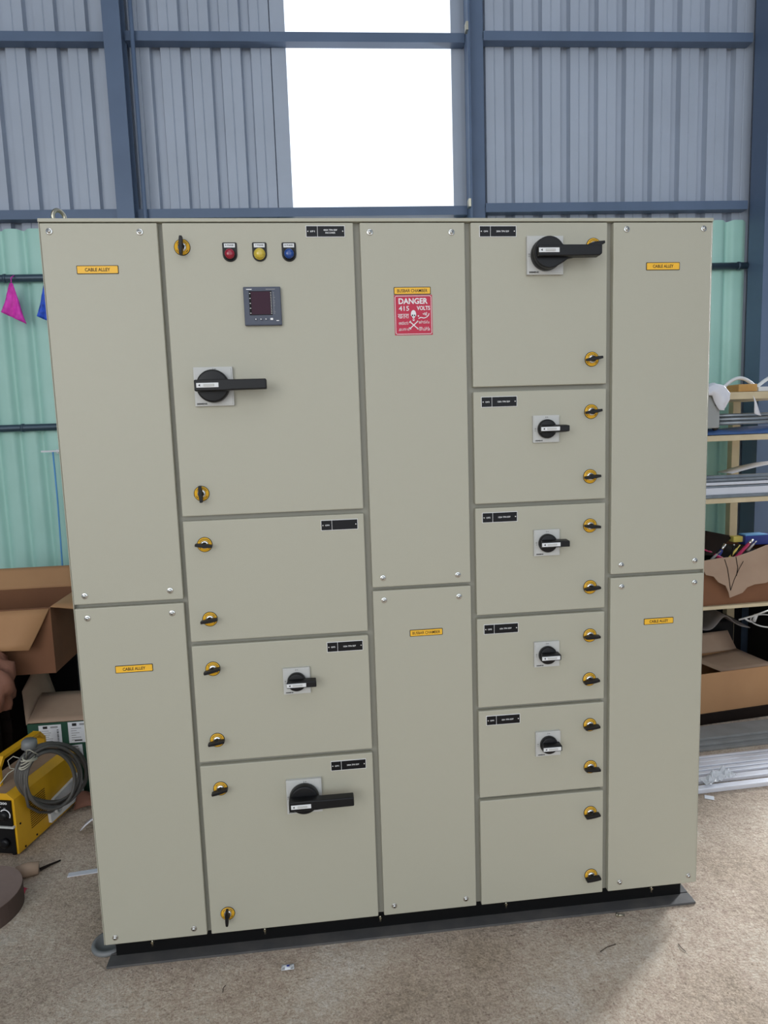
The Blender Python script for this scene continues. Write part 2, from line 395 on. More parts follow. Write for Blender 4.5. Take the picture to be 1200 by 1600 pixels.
# cover screws
ms = MB(); ms.lathe([(.0082, 0), (.0082, -.0015), (.0075, -.002)], 'chrome'); ms.lathe([(.0052, -.0015), (.0052, -.0045), (.0036, -.0065)], 'chrome')
ms.box((-.0032, -.0069, -.0005), (.0032, -.0064, .0005), 'print_black'); ms.box((-.0005, -.0069, -.0032), (.0005, -.0064, .0032), 'print_black')
first = None
for cov, pts in ((A1, ((.027, 2.043), (.248, 2.041), (.034, 1.103), (.258, 1.105))), (A2, ((.036, 1.041), (.259, 1.042), (.034, .099), (.255, .101))),
                 (B1, ((.837, 2.039), (1.056, 2.038), (.841, 1.107), (1.055, 1.104))), (B2, ((.842, 1.043), (1.057, 1.041), (.842, .106), (1.06, .104))),
                 (C1, ((1.546, 2.045), (1.770, 2.046), (1.54, 1.106), (1.767, 1.107))), (C2, ((1.542, 1.041), (1.768, 1.041), (1.546, .105), (1.771, .102)))):
    for x, z in pts:
        if first is None: first = ms.build('screw', cov, (x, 0, z)); o = first
        else: o = dup(first, cov, (x, 0, z))
        o.rotation_euler = (0, random.uniform(0, 3), 0)
        o['label'] = 'bright metal screw'

# yellow compartment labels
def ylabel(cov, x, z, wid, hgt, text, tw):
    m = MB(); m.prism(rrect(x, z, wid/2, hgt/2, .002), -.0012, -.0002, 'print_black'); m.prism(rrect(x, z, wid/2-.0016, hgt/2-.0016, .0015), -.0016, -.0011, 'yellow_label')
    m.text(text, x, z, tw, .0085, -.0019, 'print_black', bold=.008 if 'MB' in text else .018)
    o = m.build('compartment_label', cov); o['label'] = 'yellow label reading '+text
ylabel(A1, .137, 1.949, .103, .021, 'CABLE ALLEY', .062); ylabel(A2, .147, .893, .1, .021, 'CABLE ALLEY', .06)
ylabel(C1, 1.6525, 1.946, .098, .021, 'CABLE ALLEY', .06); ylabel(C2, 1.658, .931, .092, .019, 'CABLE ALLEY', .058)
ylabel(B1, .946, 1.888, .1, .0195, 'BUSBAR CHAMBER', .082); ylabel(B2, .96, .942, .095, .0195, 'BUSBAR CHAMBER', .08)
# danger sign
m = MB(); cx, cz = .9475, 1.8245
m.prism(rrect(cx, cz, .0515, .0525, .001), -.0012, -.0002, 'red_label')
def ring(cx, cz, hw, hh, r, t, y, mt):
    a = rrect(cx, cz, hw, hh, r); b = rrect(cx, cz, hw-t, hh-t, max(r-t, .0005)); n = len(a)
    m.add([(x, y, z) for x, z in a]+[(x, y, z) for x, z in b], [(i, (i+1) % n, (i+1) % n+n, i+n) for i in range(n)], mt)
ring(cx, cz, .0495, .0505, .005, .0013, -.0015, 'print_white')
m.text('DANGER', cx, cz+.0365, .079, .0155, -.0015, 'print_white', bold=.028)
m.text('415', cx-.0255, cz+.0175, .028, .0125, -.0015, 'print_white', bold=.01); m.text('VOLTS', cx+.0275, cz+.018, .036, .011, -.0015, 'print_white', bold=.025)
m.text('\u0916\u0924\u0930\u093e', cx-.0275, cz-.003, .03, .0115, -.0015, 'print_white')
m.text('\u0c85\u0caa\u0cbe\u0caf', cx-.0275, cz-.0205, .026, .009, -.0015, 'print_white')
m.text('\u0b85\u0baa\u0bbe\u0baf\u0bae\u0bcd', cx-.0265, cz-.037, .029, .0095, -.0015, 'print_white')
m.text('\u0c05\u0c2a\u0c3e\u0c2f\u0c2e\u0c41', cx+.0285, cz-.0185, .029, .008, -.0015, 'print_white')
m.text('\u0d05\u0d2a\u0d15\u0d1f\u0d02', cx+.029, cz-.0365, .03, .0095, -.0015, 'print_white')
# nastaliq word drawn as strokes
def stroke(pts, wd, y, mt):
    for (ax, az), (bx, bz) in zip(pts, pts[1:]):
        d = Vector((bx-ax, bz-az)); l = d.length or 1; nx, nz = -d.y/l*wd, d.x/l*wd
        m.add([(ax+nx, y, az+nz), (bx+nx, y, bz+nz), (bx-nx, y, bz-nz), (ax-nx, y, az-nz)], [(0, 3, 2, 1)], mt)
stroke([(cx+.0135, cz-.0095), (cx+.02, cz-.0065), (cx+.028, cz-.0085), (cx+.035, cz-.0065), (cx+.041, cz-.001), (cx+.0425, cz+.004)], .0011, -.0015, 'print_white')
stroke([(cx+.031, cz+.006), (cx+.032, cz-.001)], .0011, -.0015, 'print_white'); stroke([(cx+.036, cz+.007), (cx+.035, cz-.002)], .001, -.0015, 'print_white')
stroke([(cx+.026, cz+.004), (cx+.028, cz+.001)], .0012, -.0015, 'print_white'); stroke([(cx+.012, cz-.0015), (cx+.0145, cz-.004)], .0016, -.0015, 'print_white')
# skull and crossed bones
sk = []
for i in range(24):
    a = 2*math.pi*i/24; x = math.sin(a)*.0072; z = math.cos(a)*.0115
    if z < -.004: x *= .62
    sk.append((cx+x, cz+.0015+z))
m.add([(x, -.0015, z) for x, z in reversed(sk)], [tuple(range(24))], 'print_white')
for dx in (-.0029, .0029): m.lathe([(.0021, -.0018), (.0021, -.0017)], 'print_black', Matrix.Translation((cx+dx, 0, cz-.001)), 12)
m.lathe([(.0009, -.0018), (.0009, -.0017)], 'print_black', Matrix.Translation((cx, 0, cz-.0055)), 8)
m.box((cx-.0032, -.0018, cz-.0132), (cx+.0032, -.0014, cz-.0118), 'print_white'); m.box((cx-.0022, -.0018, cz-.0155), (cx+.0022, -.0014, cz-.0136), 'print_white')
for s in (1, -1):
    stroke([(cx-.0095, cz-.0265+s*.0085), (cx+.0095, cz-.0265-s*.0085)], .0012, -.0015-.0001*s, 'print_white')
    for q in (1, -1):
        for d in (-.0012, .0012):
            m.lathe([(.0019, -.0017), (.0019, -.0015)], 'print_white', Matrix.Translation((cx-q*.0098+q*d*.8, 0, cz-.0265+s*q*.0088+s*d)), 10)
o = m.build('danger_sign', B1); o['label'] = 'red danger sign with white skull, crossed bones and 415 volts lettering'

# nameplates
def nameplate(dr, x, z, t1, t2, t3=None):
    m = MB(); m.box((x-.051, -.0018, z-.0145), (x+.051, 0, z+.0145), 'print_white'); m.box((x-.0497, -.0022, z-.0132), (x+.0497, -.0015, z+.0132), 'nameplate_black')
    m.box((x-.0212, -.0025, z-.0132), (x-.0203, -.0021, z+.0132), 'print_white')
    m.text(t1, x-.0335, z, .0115, .0042, -.0025, 'print_white', bold=.02)
    if t2 and not t3: m.text(t2, x+.013, z, .035, .0042, -.0025, 'print_white', bold=.02)
    if t3: m.text(t2, x+.013, z+.0033, .036, .0042, -.0025, 'print_white', bold=.02); m.text(t3, x+.013, z-.0038, .026, .0042, -.0025, 'print_white', bold=.02)
    for q in (-.0455, .0455): m.lathe([(.0024, -.0022), (.0018, -.0034)], 'chrome', Matrix.Translation((x+q, 0, z)), 12)
    o = m.build('nameplate', dr); o['label'] = 'black engraved nameplate'+(' reading '+t2 if t2 else ' with a blank field')
nameplate(L1, .720, 2.041, 'I/F1', '400A TPN SDF', 'INCOMER'); nameplate(L2, .725, 1.264, 'OF4', '')
nameplate(L3, .7265, .917, 'OF3', '125A TPN SDF'); nameplate(L4, .7225, .563, 'OF1', '200A TPN SDF')
nameplate(R1, 1.183, 2.040, 'OF4', '200A TPN SDF'); nameplate(R2, 1.181, 1.587, 'OF3', '125A TPN SDF')
nameplate(R3, 1.179, 1.264, 'OF5', '125A TPN SDF'); nameplate(R4, 1.179, .939, 'OF5', '63A TPN SDF'); nameplate(R5, 1.182, .663, 'OF4', '63A TPN SDF')

# door locks: yellow ring with chrome cylinder and black wing knob
m = MB(); m.lathe([(.0206, 0), (.0206, -.0012)], 'print_black', n=40); m.lathe([(.0192, -.0011), (.0192, -.0018)], 'yellow_label', n=40)
def arc(m, r, a0, a1, t, y, mt, n=14):
    vs = []; fs = []
    for i in range(n+1): a = R(a0+(a1-a0)*i/n); vs += [(r*math.cos(a), y, r*math.sin(a)), ((r+t)*math.cos(a), y, (r+t)*math.sin(a))]
    for i in range(n): fs.append((2*i, 2*i+2, 2*i+3, 2*i+1))
    m.add(vs, fs, mt)
for k in range(9): arc(m, .0146, 32+13*k, 32+13*k+8, .0019, -.0021, 'print_black', 3)
arc(m, .0128, 20, 160, .0005, -.0021, 'print_black')
for a0 in (205, 310): arc(m, .015, a0, a0+22, .0014, -.0021, 'print_black', 4)
lock0 = m.build('door_lock', root)
m = MB(); m.lathe([(.0112, -.0018), (.0112, -.004), (.0098, -.0058)], 'chrome', n=28); m.build('lock_collar', lock0)['label'] = 'chrome collar'
m = MB(); m.lathe([(.0074, -.005), (.0072, -.017), (.0058, -.0195)], 'black_plastic', n=24)
wing = [(-.0225, -.0034), (-.009, -.0046), (.009, -.0046), (.0225, -.0034), (.0225, .0034), (.009, .0046), (-.009, .0046), (-.0225, .0034)]
m.prism(wing, -.027, -.0105, 'black_plastic')
knob0 = m.build('wing_knob', lock0, bevel=.0012); knob0['label'] = 'black wing knob'
LK = [(.351, 2.003, 86), (.359, 1.366, 92), (.358, 1.227, -7), (.359, 1.019, 8), (.358, .877, 14), (.357, .669, 9), (.357, .524, 14), (.354, .138, 88),
      (1.451, 2.002, 9), (1.448, 1.697, 8), (1.447, 1.552, 8), (1.4445, 1.369, 6), (1.445, 1.227, -5), (1.446, 1.046, 6), (1.446, .901, 2), (1.445, .767, 8), (1.447, .625, 6), (1.4495, .492, -2), (1.450, .345, 8), (1.453, .139, 6)]
for i, (x, z, a) in enumerate(LK):
    o = lock0 if i == 0 else dup(lock0, root)
    o.location = Vector((x, 0, z))-ORG
    kb = [c for c in o.children if c.name.startswith('wing_knob')][0]; kb.rotation_euler = (0, R(-a), 0)

# rotary switch handles
def circ(r, a0, a1, n=20): return [(r*math.cos(R(a0+(a1-a0)*i/n)), r*math.sin(R(a0+(a1-a0)*i/n))) for i in range(n+1)]
def switch_big(ax):
    """100 mm plate, disc knob and long lever pointing right"""
    m = MB(); m.box((-.0505, -.011, -.0505), (.0505, 0, .0505), 'grey_plastic'); m.box((-.047, -.0125, -.047), (.047, -.0108, .047), 'grey_plastic')
    m.text('I', 0, .0445, .0009, .0055, -.0128, 'print_black', bold=.02); m.text('ON', .0055, .0447, .0055, .0026, -.0128, 'print_black', bold=.02)
    m.text('O', -.0452, .002, .004, .0045, -.0128, 'print_black', bold=.02); m.text('OFF', -.0452, -.0035, .0055, .0022, -.0128, 'print_black', bold=.01)
    m.text('SIEMENS', -.0325, -.0445, .027, .0042, -.0128, 'print_black', bold=.045)
    s = m.build('rotary_switch', root, bevel=.002)
    m = MB(); m.lathe([(.0425, -.0125), (.0425, -.030), (.0405, -.036)], 'black_plastic', n=48)
    if ax: pts = [(-.042, -.0145), (.036, -.0145), (.052, -.0135), (.14, -.0125), (.14, .0135), (.05, .0135), (.036, .0145), (-.042, .0145)]
    else:  pts = [(-.036, -.0145), (.030, -.0145), (.132, -.0135), (.138, -.009), (.138, .0145), (.030, .0145), (-.036, .0145)]; m.prism([(.0415*math.cos(R(t)), .0415*math.sin(R(t))) for t in range(30, 316, 11)]+[(.040, -.025), (.052, -.017), (.070, -.0135), (.070, .0135), (.046, .0145)], -.047, -.030, 'black_plastic')
    m.prism(pts, -.064, -.0345, 'black_plastic')
    m.build('lever', s, bevel=.003, seg=3)['label'] = 'black operating lever with round hub'
    lb = MB(); lb.box((-.036, -.0656, -.0058), (.0195, -.0635, .0058), 'white_plastic'); lb.prism([(-.0315, 0), (-.0265, -.003), (-.0265, .003)], -.0662, -.0655, 'print_black')
    lb.prism(rrect(-.005, 0, .0135, .0028, .0015), -.0675, -.0655, 'grey_plastic'); lb.build('slide_indicator', s, bevel=.0005)['label'] = 'white sliding indicator with black arrow'
    return s
def switch_small(arm):
    m = MB(); m.box((-.0375, -.008, -.0375), (.0375, 0, .0375), 'grey_plastic'); m.box((-.0345, -.0095, -.0345), (.0345, -.0078, .0345), 'grey_plastic')
    m.text('I', -.002, .0322, .0008, .0042, -.0098, 'print_black', bold=.02); m.text('ON', .0025, .0322, .0045, .0022, -.0098, 'print_black', bold=.02)
    m.text('O', -.0315, .001, .0035, .0038, -.0098, 'print_black', bold=.02); m.box((-.0335, -.0098, -.0052), (-.0295, -.0096, -.0045), 'print_black')
    m.text('SIEMENS', -.0215, -.0322, .021, .0034, -.0098, 'print_black', bold=.045)
    s = m.build('rotary_switch', root, bevel=.0016)
    m = MB(); m.lathe([(.0265, -.0095), (.0265, -.019), (.0245, -.0245)], 'black_plastic', n=40)
    # lever widens back to the hub
    x1 = arm; h = .0082
    vs = [(-.0275, -.043, -h), (x1, -.043, -h), (x1, -.043, h), (-.0275, -.043, h), (-.022, -.018, -.0125), (x1-.001, -.018, -.0105), (x1-.001, -.018, .0105), (-.022, -.018, .0125)]
    m.add(vs, [(0, 1, 2, 3), (7, 6, 5, 4), (0, 4, 5, 1), (1, 5, 6, 2), (2, 6, 7, 3), (3, 7, 4, 0)], 'black_plastic')
    m.build('lever', s, bevel=.002, seg=2)['label'] = 'black operating lever with round hub'
    lb = MB(); lb.box((-.0265, -.0444, -.0054), (.0265, -.0425, .0054), 'white_plastic'); lb.prism([(-.0215, 0), (-.0165, -.003), (-.0165, .003)], -.0450, -.0443, 'print_black')
    lb.prism(rrect(.003, 0, .0135, .0026, .0014), -.0462, -.0443, 'grey_plastic'); lb.build('slide_indicator', s, bevel=.0004)['label'] = 'white sliding indicator with black arrow'
    return s
def put(o, x, z): o.location = Vector((x, 0, z))-ORG; return o
put(switch_big(True), .41, 1.648); sb = put(switch_big(False), 1.311, 1.975)
s2 = switch_big(True); put(s2, .592, .484)
sm = switch_small(.055); put(sm, 1.313, 1.508); put(dup(sm, root), 1.314, 1.185); put(dup(sm, root), .587, .828)
sh = switch_small(.0305); put(sh, 1.313, .855); put(dup(sh, root), 1.316, .580)

# indicator lamps
def lamp(x, z, lens, text, word):
    sh = [(-.0185, -.006)]+[(.0185*math.cos(R(180+180*i/14)), -.006+.0185*math.sin(R(180+180*i/14))) for i in range(1, 14)]+[(.0185, -.006), (.0185, .0215), (.0165, .0235), (-.0165, .0235), (-.0185, .0215)]
    m = MB(); m.prism(sh, -.0035, 0, 'black_plastic'); s = m.build('indicator_lamp', root, loc=Vector((x, 0, z))-ORG, bevel=.001)
    s['label'] = word+' phase indicator lamp in black holder'
    m = MB(); m.box((-.0138, -.0042, .0105), (.0138, -.003, .0205), 'white_plastic'); m.text(text, 0, .016, .021, .0038, -.0045, 'print_black', bold=.02); m.build('legend', s)['label'] = 'white legend reading '+text
    m = MB(); m.lathe([(.0148, -.003), (.0148, -.0075), (.0135, -.009)], 'lens_yellow' if word == 'yellow' else 'black_plastic', n=32); m.lathe([(.0132, -.0085), (.0125, -.0125), (.0095, -.0155), (.005, -.0172), (.001, -.0177)], lens, Matrix.Identity(4), 32)
    for v in range(len(m.v)): m.v[v] = (m.v[v][0], m.v[v][1], m.v[v][2]-.0065)
    m.build('lens', s)['label'] = word+' domed lens'
lamp(.471, 1.9905, 'lens_red', 'R PHASE', 'red'); lamp(.547, 1.9905, 'lens_yellow', 'Y PHASE', 'yellow'); lamp(.623, 1.9900, 'lens_blue', 'B PHASE', 'blue')
# multifunction meter
m = MB(); m.prism(rrect(0, 0, .048, .049, .002), -.012, 0, 'meter_grey'); mt = m.build('power_meter', root, loc=Vector((.548, 0, 1.8515))-ORG, bevel=.002)
mt['label'] = 'square slate grey power meter with dark red display'
m = MB(); m.box((-.034, -.0128, -.023), (.025, -.0118, .038), 'dark_panel'); m.box((-.0285, -.0132, -.0215), (.0205, -.0126, .0365), 'meter_screen')
for k in range(14): z = .034-k*.0041; m.box((.0215, -.0132, z-.0009), (.0238, -.0127, z+.0006), 'print_white'); m.box((.0275, -.0125, z-.0008), (.0275+random.uniform(.003, .006), -.0119, z+.0004), 'print_grey')
for k in range(5): z = .032-k*.0125; m.box((-.0328, -.0132, z-.0008), (-.0298, -.0127, z+.0008), 'print_white')
m.build('display', mt)['label'] = 'dark maroon display window'
m = MB()
for k, x in enumerate((-.019, -.004, .009, .022)): m.prism(rrect(x, -.0335, .0035, .0026, .0012), -.0138, -.0118, 'meter_grey' if k != 3 else 'print_white')
m.box((-.040, -.0124, .0415), (-.026, -.0119, .0435), 'print_white'); m.box((.010, -.0124, .0415), (.034, -.0119, .0430), 'print_grey')
for x in (-.019, -.006, .007): m.box((x-.001, -.0142, -.035), (x+.001, -.0137, -.032), 'print_white')
m.box((.034, -.0124, -.0385), (.041, -.0119, -.0365), 'print_white')
m.build('push_button', mt)

# ------------------------------------------------------------------ left side: cartons, welding machine, floor pieces
def carton_body(x0, x1, y0, y1, z0, z1, mo, mi, t=.005):
    m = MB(); m.box((x0, y0, z0), (x1, y0+t, z1), mo); m.box((x0, y1-t, z0), (x1, y1, z1), mo)
    m.box((x0, y0+t, z0), (x0+t, y1-t, z1), mo); m.box((x1-t, y0+t, z0), (x1, y1-t, z1), mo); m.box((x0+t, y0+t, z0), (x1-t, y1-t, z0+t), mi); return m
def flap(a, b, c, d, m_, th=.004, sag=0, n=6):
    """sheet over corners a b (hinge) c d (free edge)"""
    a, b, c, d = map(Vector, (a, b, c, d)); g = []
    for i in range(n+1):
        t = i/n; row = []
        for j in range(n+1): s = j/n; p = (a.lerp(b, s)).lerp(d.lerp(c, s), t); p.z -= sag*math.sin(math.pi*t)*.5+sag*.4*math.sin(3*s+t); row.append(p)
        g.append(row)
    m = MB(); m.quadsheet(g, th, m_); return m
def sub(parent, mb, name, lab=None, bevel=0):
    o = mb.build(name, parent, loc=-Vector(parent.location), bevel=bevel)
    if lab: o['label'] = lab
    return o

# dark crate that carries the big carton
c = empty('wooden_crate', (-.83, 1.28, 0), 'dark brown wooden crate beneath the big open carton', 'crate')
m = MB(); m.box((-1.10, 1.10, .02), (-.70, 1.48, .545), 'dark_wood'); sub(c, m, 'crate_body', bevel=.004)
m = MB()
for z in (.05, .27, .49): m.box((-1.11, 1.085, z), (-.69, 1.10, z+.06), 'dark_wood')
sub(c, m, 'batten', bevel=.002)
m = MB(); m.box((-1.10, 1.12, 0), (-1.02, 1.46, .02), 'dark_wood'); m.box((-.78, 1.12, 0), (-.70, 1.46, .02), 'dark_wood'); sub(c, m, 'foot')

big = empty('cardboard_carton', (-.75, 1.2, .555), 'large open brown cardboard carton with its front flap hanging down', 'cardboard box', 'open cartons left of the panel')
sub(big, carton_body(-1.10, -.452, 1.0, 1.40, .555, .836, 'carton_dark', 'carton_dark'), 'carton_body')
sub(big, flap((-1.09, .998, .836), (-.455, .998, .832), (-.525, .94, .675), (-1.09, .93, .70), 'carton', sag=.006), 'flap', 'front flap folded down')
sub(big, flap((-1.09, 1.400, .836), (-.455, 1.400, .836), (-.49, 1.47, .925), (-1.05, 1.47, .925), 'carton'), 'flap', 'back flap standing up')
sub(big, flap((-.452, 1.005, .836), (-.452, 1.395, .836), (-.30, 1.34, .88), (-.33, 1.08, .795), 'carton'), 'flap', 'side flap opened outwards')

gc = empty('cardboard_carton', (-.35, 1.2, 0), 'dark green printed carton with white shipping labels beside the panel', 'cardboard box', 'open cartons left of the panel')
sub(gc, carton_body(-.590, -.14, 1.0, 1.34, 0, .337, 'carton_green', 'carton_pale'), 'carton_body')
sub(gc, flap((-.14, 1.0, .339), (-.588, 1.0, .341), (-.60, 1.20, .395), (-.16, 1.20, .392), 'carton_pale', sag=.004), 'flap', 'plain brown front flap leaning inwards')
sub(gc, flap((-.59, 1.0, .337), (-.59, 1.33, .337), (-.64, 1.33, .540), (-.668, 1.16, .425), 'carton_pale'), 'flap', 'side flap standing up')
def ship_label(x0, x1, z0, z1, tilt=0):
    m = MB(); cx, cz = (x0+x1)/2, (z0+z1)/2; M = Matrix.Translation((cx, .9985, cz)) @ Matrix.Rotation(R(tilt), 4, 'Y')
    hw, hh = (x1-x0)/2, (z1-z0)/2; m.box((-hw, -.001, -hh), (hw, 0, hh), 'paper', M)
    m.box((-hw*.62, -.0014, hh*.62), (-hw*.22, -.0009, hh*.88), 'print_black', M); m.box((hw*.05, -.0014, hh*.66), (hw*.7, -.0009, hh*.84), 'print_grey', M)
    for k in range(6):
        z = hh*.38-k*hh*.22; m.box((-hw*.75, -.0014, z-hh*.03), (-hw*.75+hw*random.uniform(.4, 1.1), -.0009, z+hh*.03), 'print_grey', M)
    for k in range(9): z = -hh*.8+k*hh*.15; m.box((hw*.6, -.0014, z), (hw*.76, -.0009, z+hh*random.uniform(.04, .1)), 'print_black', M)
    m.box((-hw*.5, -.0014, -hh*.85), (hw*.2, -.0009, -hh*.75), 'print_black', M)
    sub(gc, m, 'shipping_label', 'white printed shipping label')
ship_label(-.544, -.453, .247, .329); ship_label(-.425, -.335, .243, .335); ship_label(-.480, -.373, .172, .232, -2)

# grey pipe leaning at the wall, behind the carton
m = MB(); m.tube([(-.535, 1.49, .002), (-.552, 1.582, .80)], .015, 'pvc_grey', 14); m.tube([(-.5475, 1.548, .50), (-.549, 1.556, .57)], .019, 'pvc_grey', 14)
tag(m.build('pipe'), 'grey plastic pipe leaning on the added black block behind the cartons', 'pipe')

m = MB(); m.box((-1.15, 1.605, 0), (.25, 1.86, .60), 'dark_panel'); m.box((-1.16, 1.60, .60), (.26, 1.87, .625), 'dark_panel'); tag(m.build('dark_box', bevel=.006), 'long black block added as shade against the green wall behind the cartons', 'box')  # added black block standing in for the deep shade behind the cartons
# brown crumpled bag at the left edge
def crumple(m, c, r, mt, n=18, amp=.22, seed=1, sq=(1, 1, 1)):
    rnd = random.Random(seed); vs = []; fs = []
    for i in range(n+1):
        for j in range(n*2):
            th = math.pi*i/n; ph = math.pi*j/n
            q = 1+amp*(.5*math.sin(3*ph+4*th+seed)+.5*math.sin(7*ph-5*th+seed*2))*math.sin(th)+amp*.35*rnd.uniform(-1, 1)*math.sin(th)
            vs.append((c[0]+r[0]*q*math.sin(th)*math.cos(ph), c[1]+r[1]*q*math.sin(th)*math.sin(ph), c[2]+r[2]*q*math.cos(th)))
    for i in range(n):
        for j in range(n*2): k = (j+1) % (n*2); fs.append((i*n*2+j, (i+1)*n*2+j, (i+1)*n*2+k, i*n*2+k))
    m.add(vs, fs, mt, None, True); return m
m = MB(); m.box((-.95, .80, 0), (-.70, 1.02, .44), 'dark_wood'); tag(m.build('dark_box', bevel=.01), 'black storage box under the crumpled brown bag at left edge', 'box')
m = crumple(MB(), (-.665, .90, .56), (.085, .07, .13), 'brown_paper', amp=.25, seed=3)
for k in range(len(m.v)):
    if m.v[k][2] < .442: m.v[k] = (m.v[k][0], m.v[k][1], .442)
tag(m.build('paper_bag'), 'crumpled reddish brown bag at the left edge before the big carton', 'bag')

# welding machine
ax = Vector((.255, .967, 0)); pl = Vector((-.967, .255, 0)); A = Vector((-.483, .595, 0))
WM = Matrix(((pl.x*-1, ax.x, 0, A.x), (pl.y*-1, ax.y, 0, A.y), (0, 0, 1, 0), (0, 0, 0, 1)))   # local x to the right, y back, z up; origin front right bottom corner
wd = empty('welding_machine', A, 'small yellow welding machine with black control front on the floor', 'welding machine')
m = MB(); m.add([(-.19, 0, .012), (0, 0, .012), (0, .38, .012), (-.19, .38, .012), (-.19, 0, .225), (0, 0, .225), (0, .38, .225), (-.19, .38, .225), (-.165, .0, .247), (-.03, .0, .247), (-.03, .38, .247), (-.165, .38, .247)],
      [(3, 2, 1, 0), (0, 1, 5, 9, 8, 4), (1, 2, 6, 5), (5, 6, 10, 9), (2, 3, 7, 11, 10, 6), (3, 0, 4, 7), (4, 8, 11, 7)], 'weld_yellow', WM)
m.add([(-.165, .0, .2475), (-.03, .0, .2475), (-.03, .38, .2475), (-.165, .38, .2475)], [(0, 1, 2, 3)], 'weld_dust', WM)
for k in range(14):
    z = .065+k*.0085; m.box((.0, .075, z), (.0012, .165, z+.003), 'dark_panel', WM)
for y, z in ((.02, .12), (.10, .025), (.035, .02)): m.lathe([(.004, -.002), (.004, .002)], 'dark_panel', WM @ Matrix.Translation((0, y, z)) @ Matrix.Rotation(R(90), 4, 'Z'), 10)
sub(wd, m, 'casing', bevel=.003)
m = MB(); m.box((-.182, -.008, .125), (-.010, .0, .222), 'dark_panel', WM); m.box((-.188, -.004, .014), (-.008, .0, .118), 'dark_panel', WM)
m.box((-.188, -.012, .117), (-.004, .0, .124), 'grey_plastic', WM)
m.text('ARC 200', -.058, .213, .07, .009, -.0086, 'print_white', WM, bold=.02)
for k in range(8): m.box((-.165+k*.018, -.0086, .196-.004*(k % 2)), (-.157+k*.018, -.008, .199-.004*(k % 2)), 'print_grey', WM)
sub(wd, m, 'control_panel', 'black control panel', bevel=.001)
m = MB(); m.lathe([(.0165, -.008), (.0165, -.020), (.013, -.024)], 'black_plastic', WM @ Matrix.Translation((-.035, 0, .168)), 24)
arc_ = MB(); M2 = WM @ Matrix.Translation((-.035, 0, .168))
vs = []; fs = []
for i in range(13): a = R(-30+170*i/12); vs += [M2 @ Vector((.0185*math.cos(a), -.0088, .0185*math.sin(a))), M2 @ Vector((.0225*math.cos(a), -.0088, .0225*math.sin(a)))]
for i in range(12): fs.append((2*i, 2*i+2, 2*i+3, 2*i+1))
m.add(vs, fs, 'print_white'); sub(wd, m, 'dial')
for x in (-.045, -.145):
    m = MB(); m.lathe([(.017, -.002), (.017, -.018), (.010, -.020)], 'black_plastic', WM @ Matrix.Translation((x, 0, .058)), 20); sub(wd, m, 'socket')
m = MB()
hp = [(-.10, .05, .245), (-.10, .052, .315), (-.10, .075, .345), (-.10, .28, .345), (-.10, .305, .315), (-.10, .31, .245)]
for (x, y, z), (x2, y2, z2) in zip(hp, hp[1:]):
    a = WM @ Vector((x, y, z)); b = WM @ Vector((x2, y2, z2)); d = (b-a).normalized(); sx = (WM.to_3x3() @ Vector((1, 0, 0)))*.016; nn = d.cross(sx).normalized()*.006
    a = a-d*.004; b = b+d*.004
    m.add([a-sx-nn, a+sx-nn, a+sx+nn, a-sx+nn, b-sx-nn, b+sx-nn, b+sx+nn, b-sx+nn], [(0, 1, 2, 3), (7, 6, 5, 4), (0, 4, 5, 1), (1, 5, 6, 2), (2, 6, 7, 3), (3, 7, 4, 0)], 'weld_yellow')
sub(wd, m, 'carry_handle')
m = MB(); m.add([(.002, .17, .03), (.002, .385, .03), (.002, .385, .135), (.002, .20, .115), (.002, .165, .10)], [(0, 1, 2, 3, 4)], 'white_plastic', WM)
m.add([(.014, .17, .03), (.014, .385, .03), (.014, .385, .135), (.014, .20, .115), (.014, .165, .10)], [(0, 1, 2, 3, 4)], 'white_plastic', WM)
q = [(.17, .03), (.385, .03), (.385, .135), (.20, .115), (.165, .10)]
for i in range(5):
    (y, z), (y2, z2) = q[i], q[(i+1) % 5]; m.add([(.002, y, z), (.002, y2, z2), (.014, y2, z2), (.014, y, z)], [(0, 1, 2, 3)], 'white_plastic', WM)
m.lathe([(.020, 0), (.020, -.02), (.013, -.022), (.013, -.005)], 'grey_plastic', WM @ Matrix.Translation((.012, .20, .075)) @ Matrix.Rotation(R(90), 4, 'Z'), 20)
m.box((.013, .33, .07), (.0155, .355, .12), 'print_grey', WM); m.lathe([(.006, 0), (.006, -.003)], 'print_black', WM @ Matrix.Translation((.014, .365, .10)) @ Matrix.Rotation(R(90), 4, 'Z'), 14)
sub(wd, m, 'side_bracket', 'white bracket with cable gland')
for x, y in ((-.17, .02), (-.03, .02), (-.17, .36), (-.03, .36)):
    m = MB(); m.lathe([(.012, 0), (.010, .0125)], 'dark_panel', WM @ Matrix.Translation((x, y, 0)) @ Matrix.Rotation(R(90), 4, 'X'), 12); sub(wd, m, 'foot')

# coiled mains lead lying over the machine
cc = empty('coiled_cable', (-.41, .72, .22), 'grey mains cable in a tied coil lying over the yellow welding machine', 'cable')
m = MB(); rnd = random.Random(4)
for k in range(8):
    path = []; a0 = rnd.uniform(-.012, .012); b0 = rnd.uniform(-.012, .012); rx = .098+.016*(k-3)/3; rz = .108+.020*rnd.uniform(-1, 1)
    for i in range(44):
        a = 2*math.pi*i/44; t = .5+.5*math.cos(a-R(140))   # loops gather at the tie, upper left
        f_ = 1-.0*t
        x = math.cos(a)*rx*f_+a0*(1-t); z = math.sin(a)*rz*f_+b0*(1-t)
        x += -.072*t**6*0; yy = (k-3)*.0085*(1-.6*t)
        cu, cv = x/.1, z/.112
        path.append((-.398+.064*cu+.005*cv-yy*.3, .735+.112*cu+.010*cv+yy, .230-.062*cu+.114*cv))
    m.tube(path, .0058, 'cable', 8, closed=True)
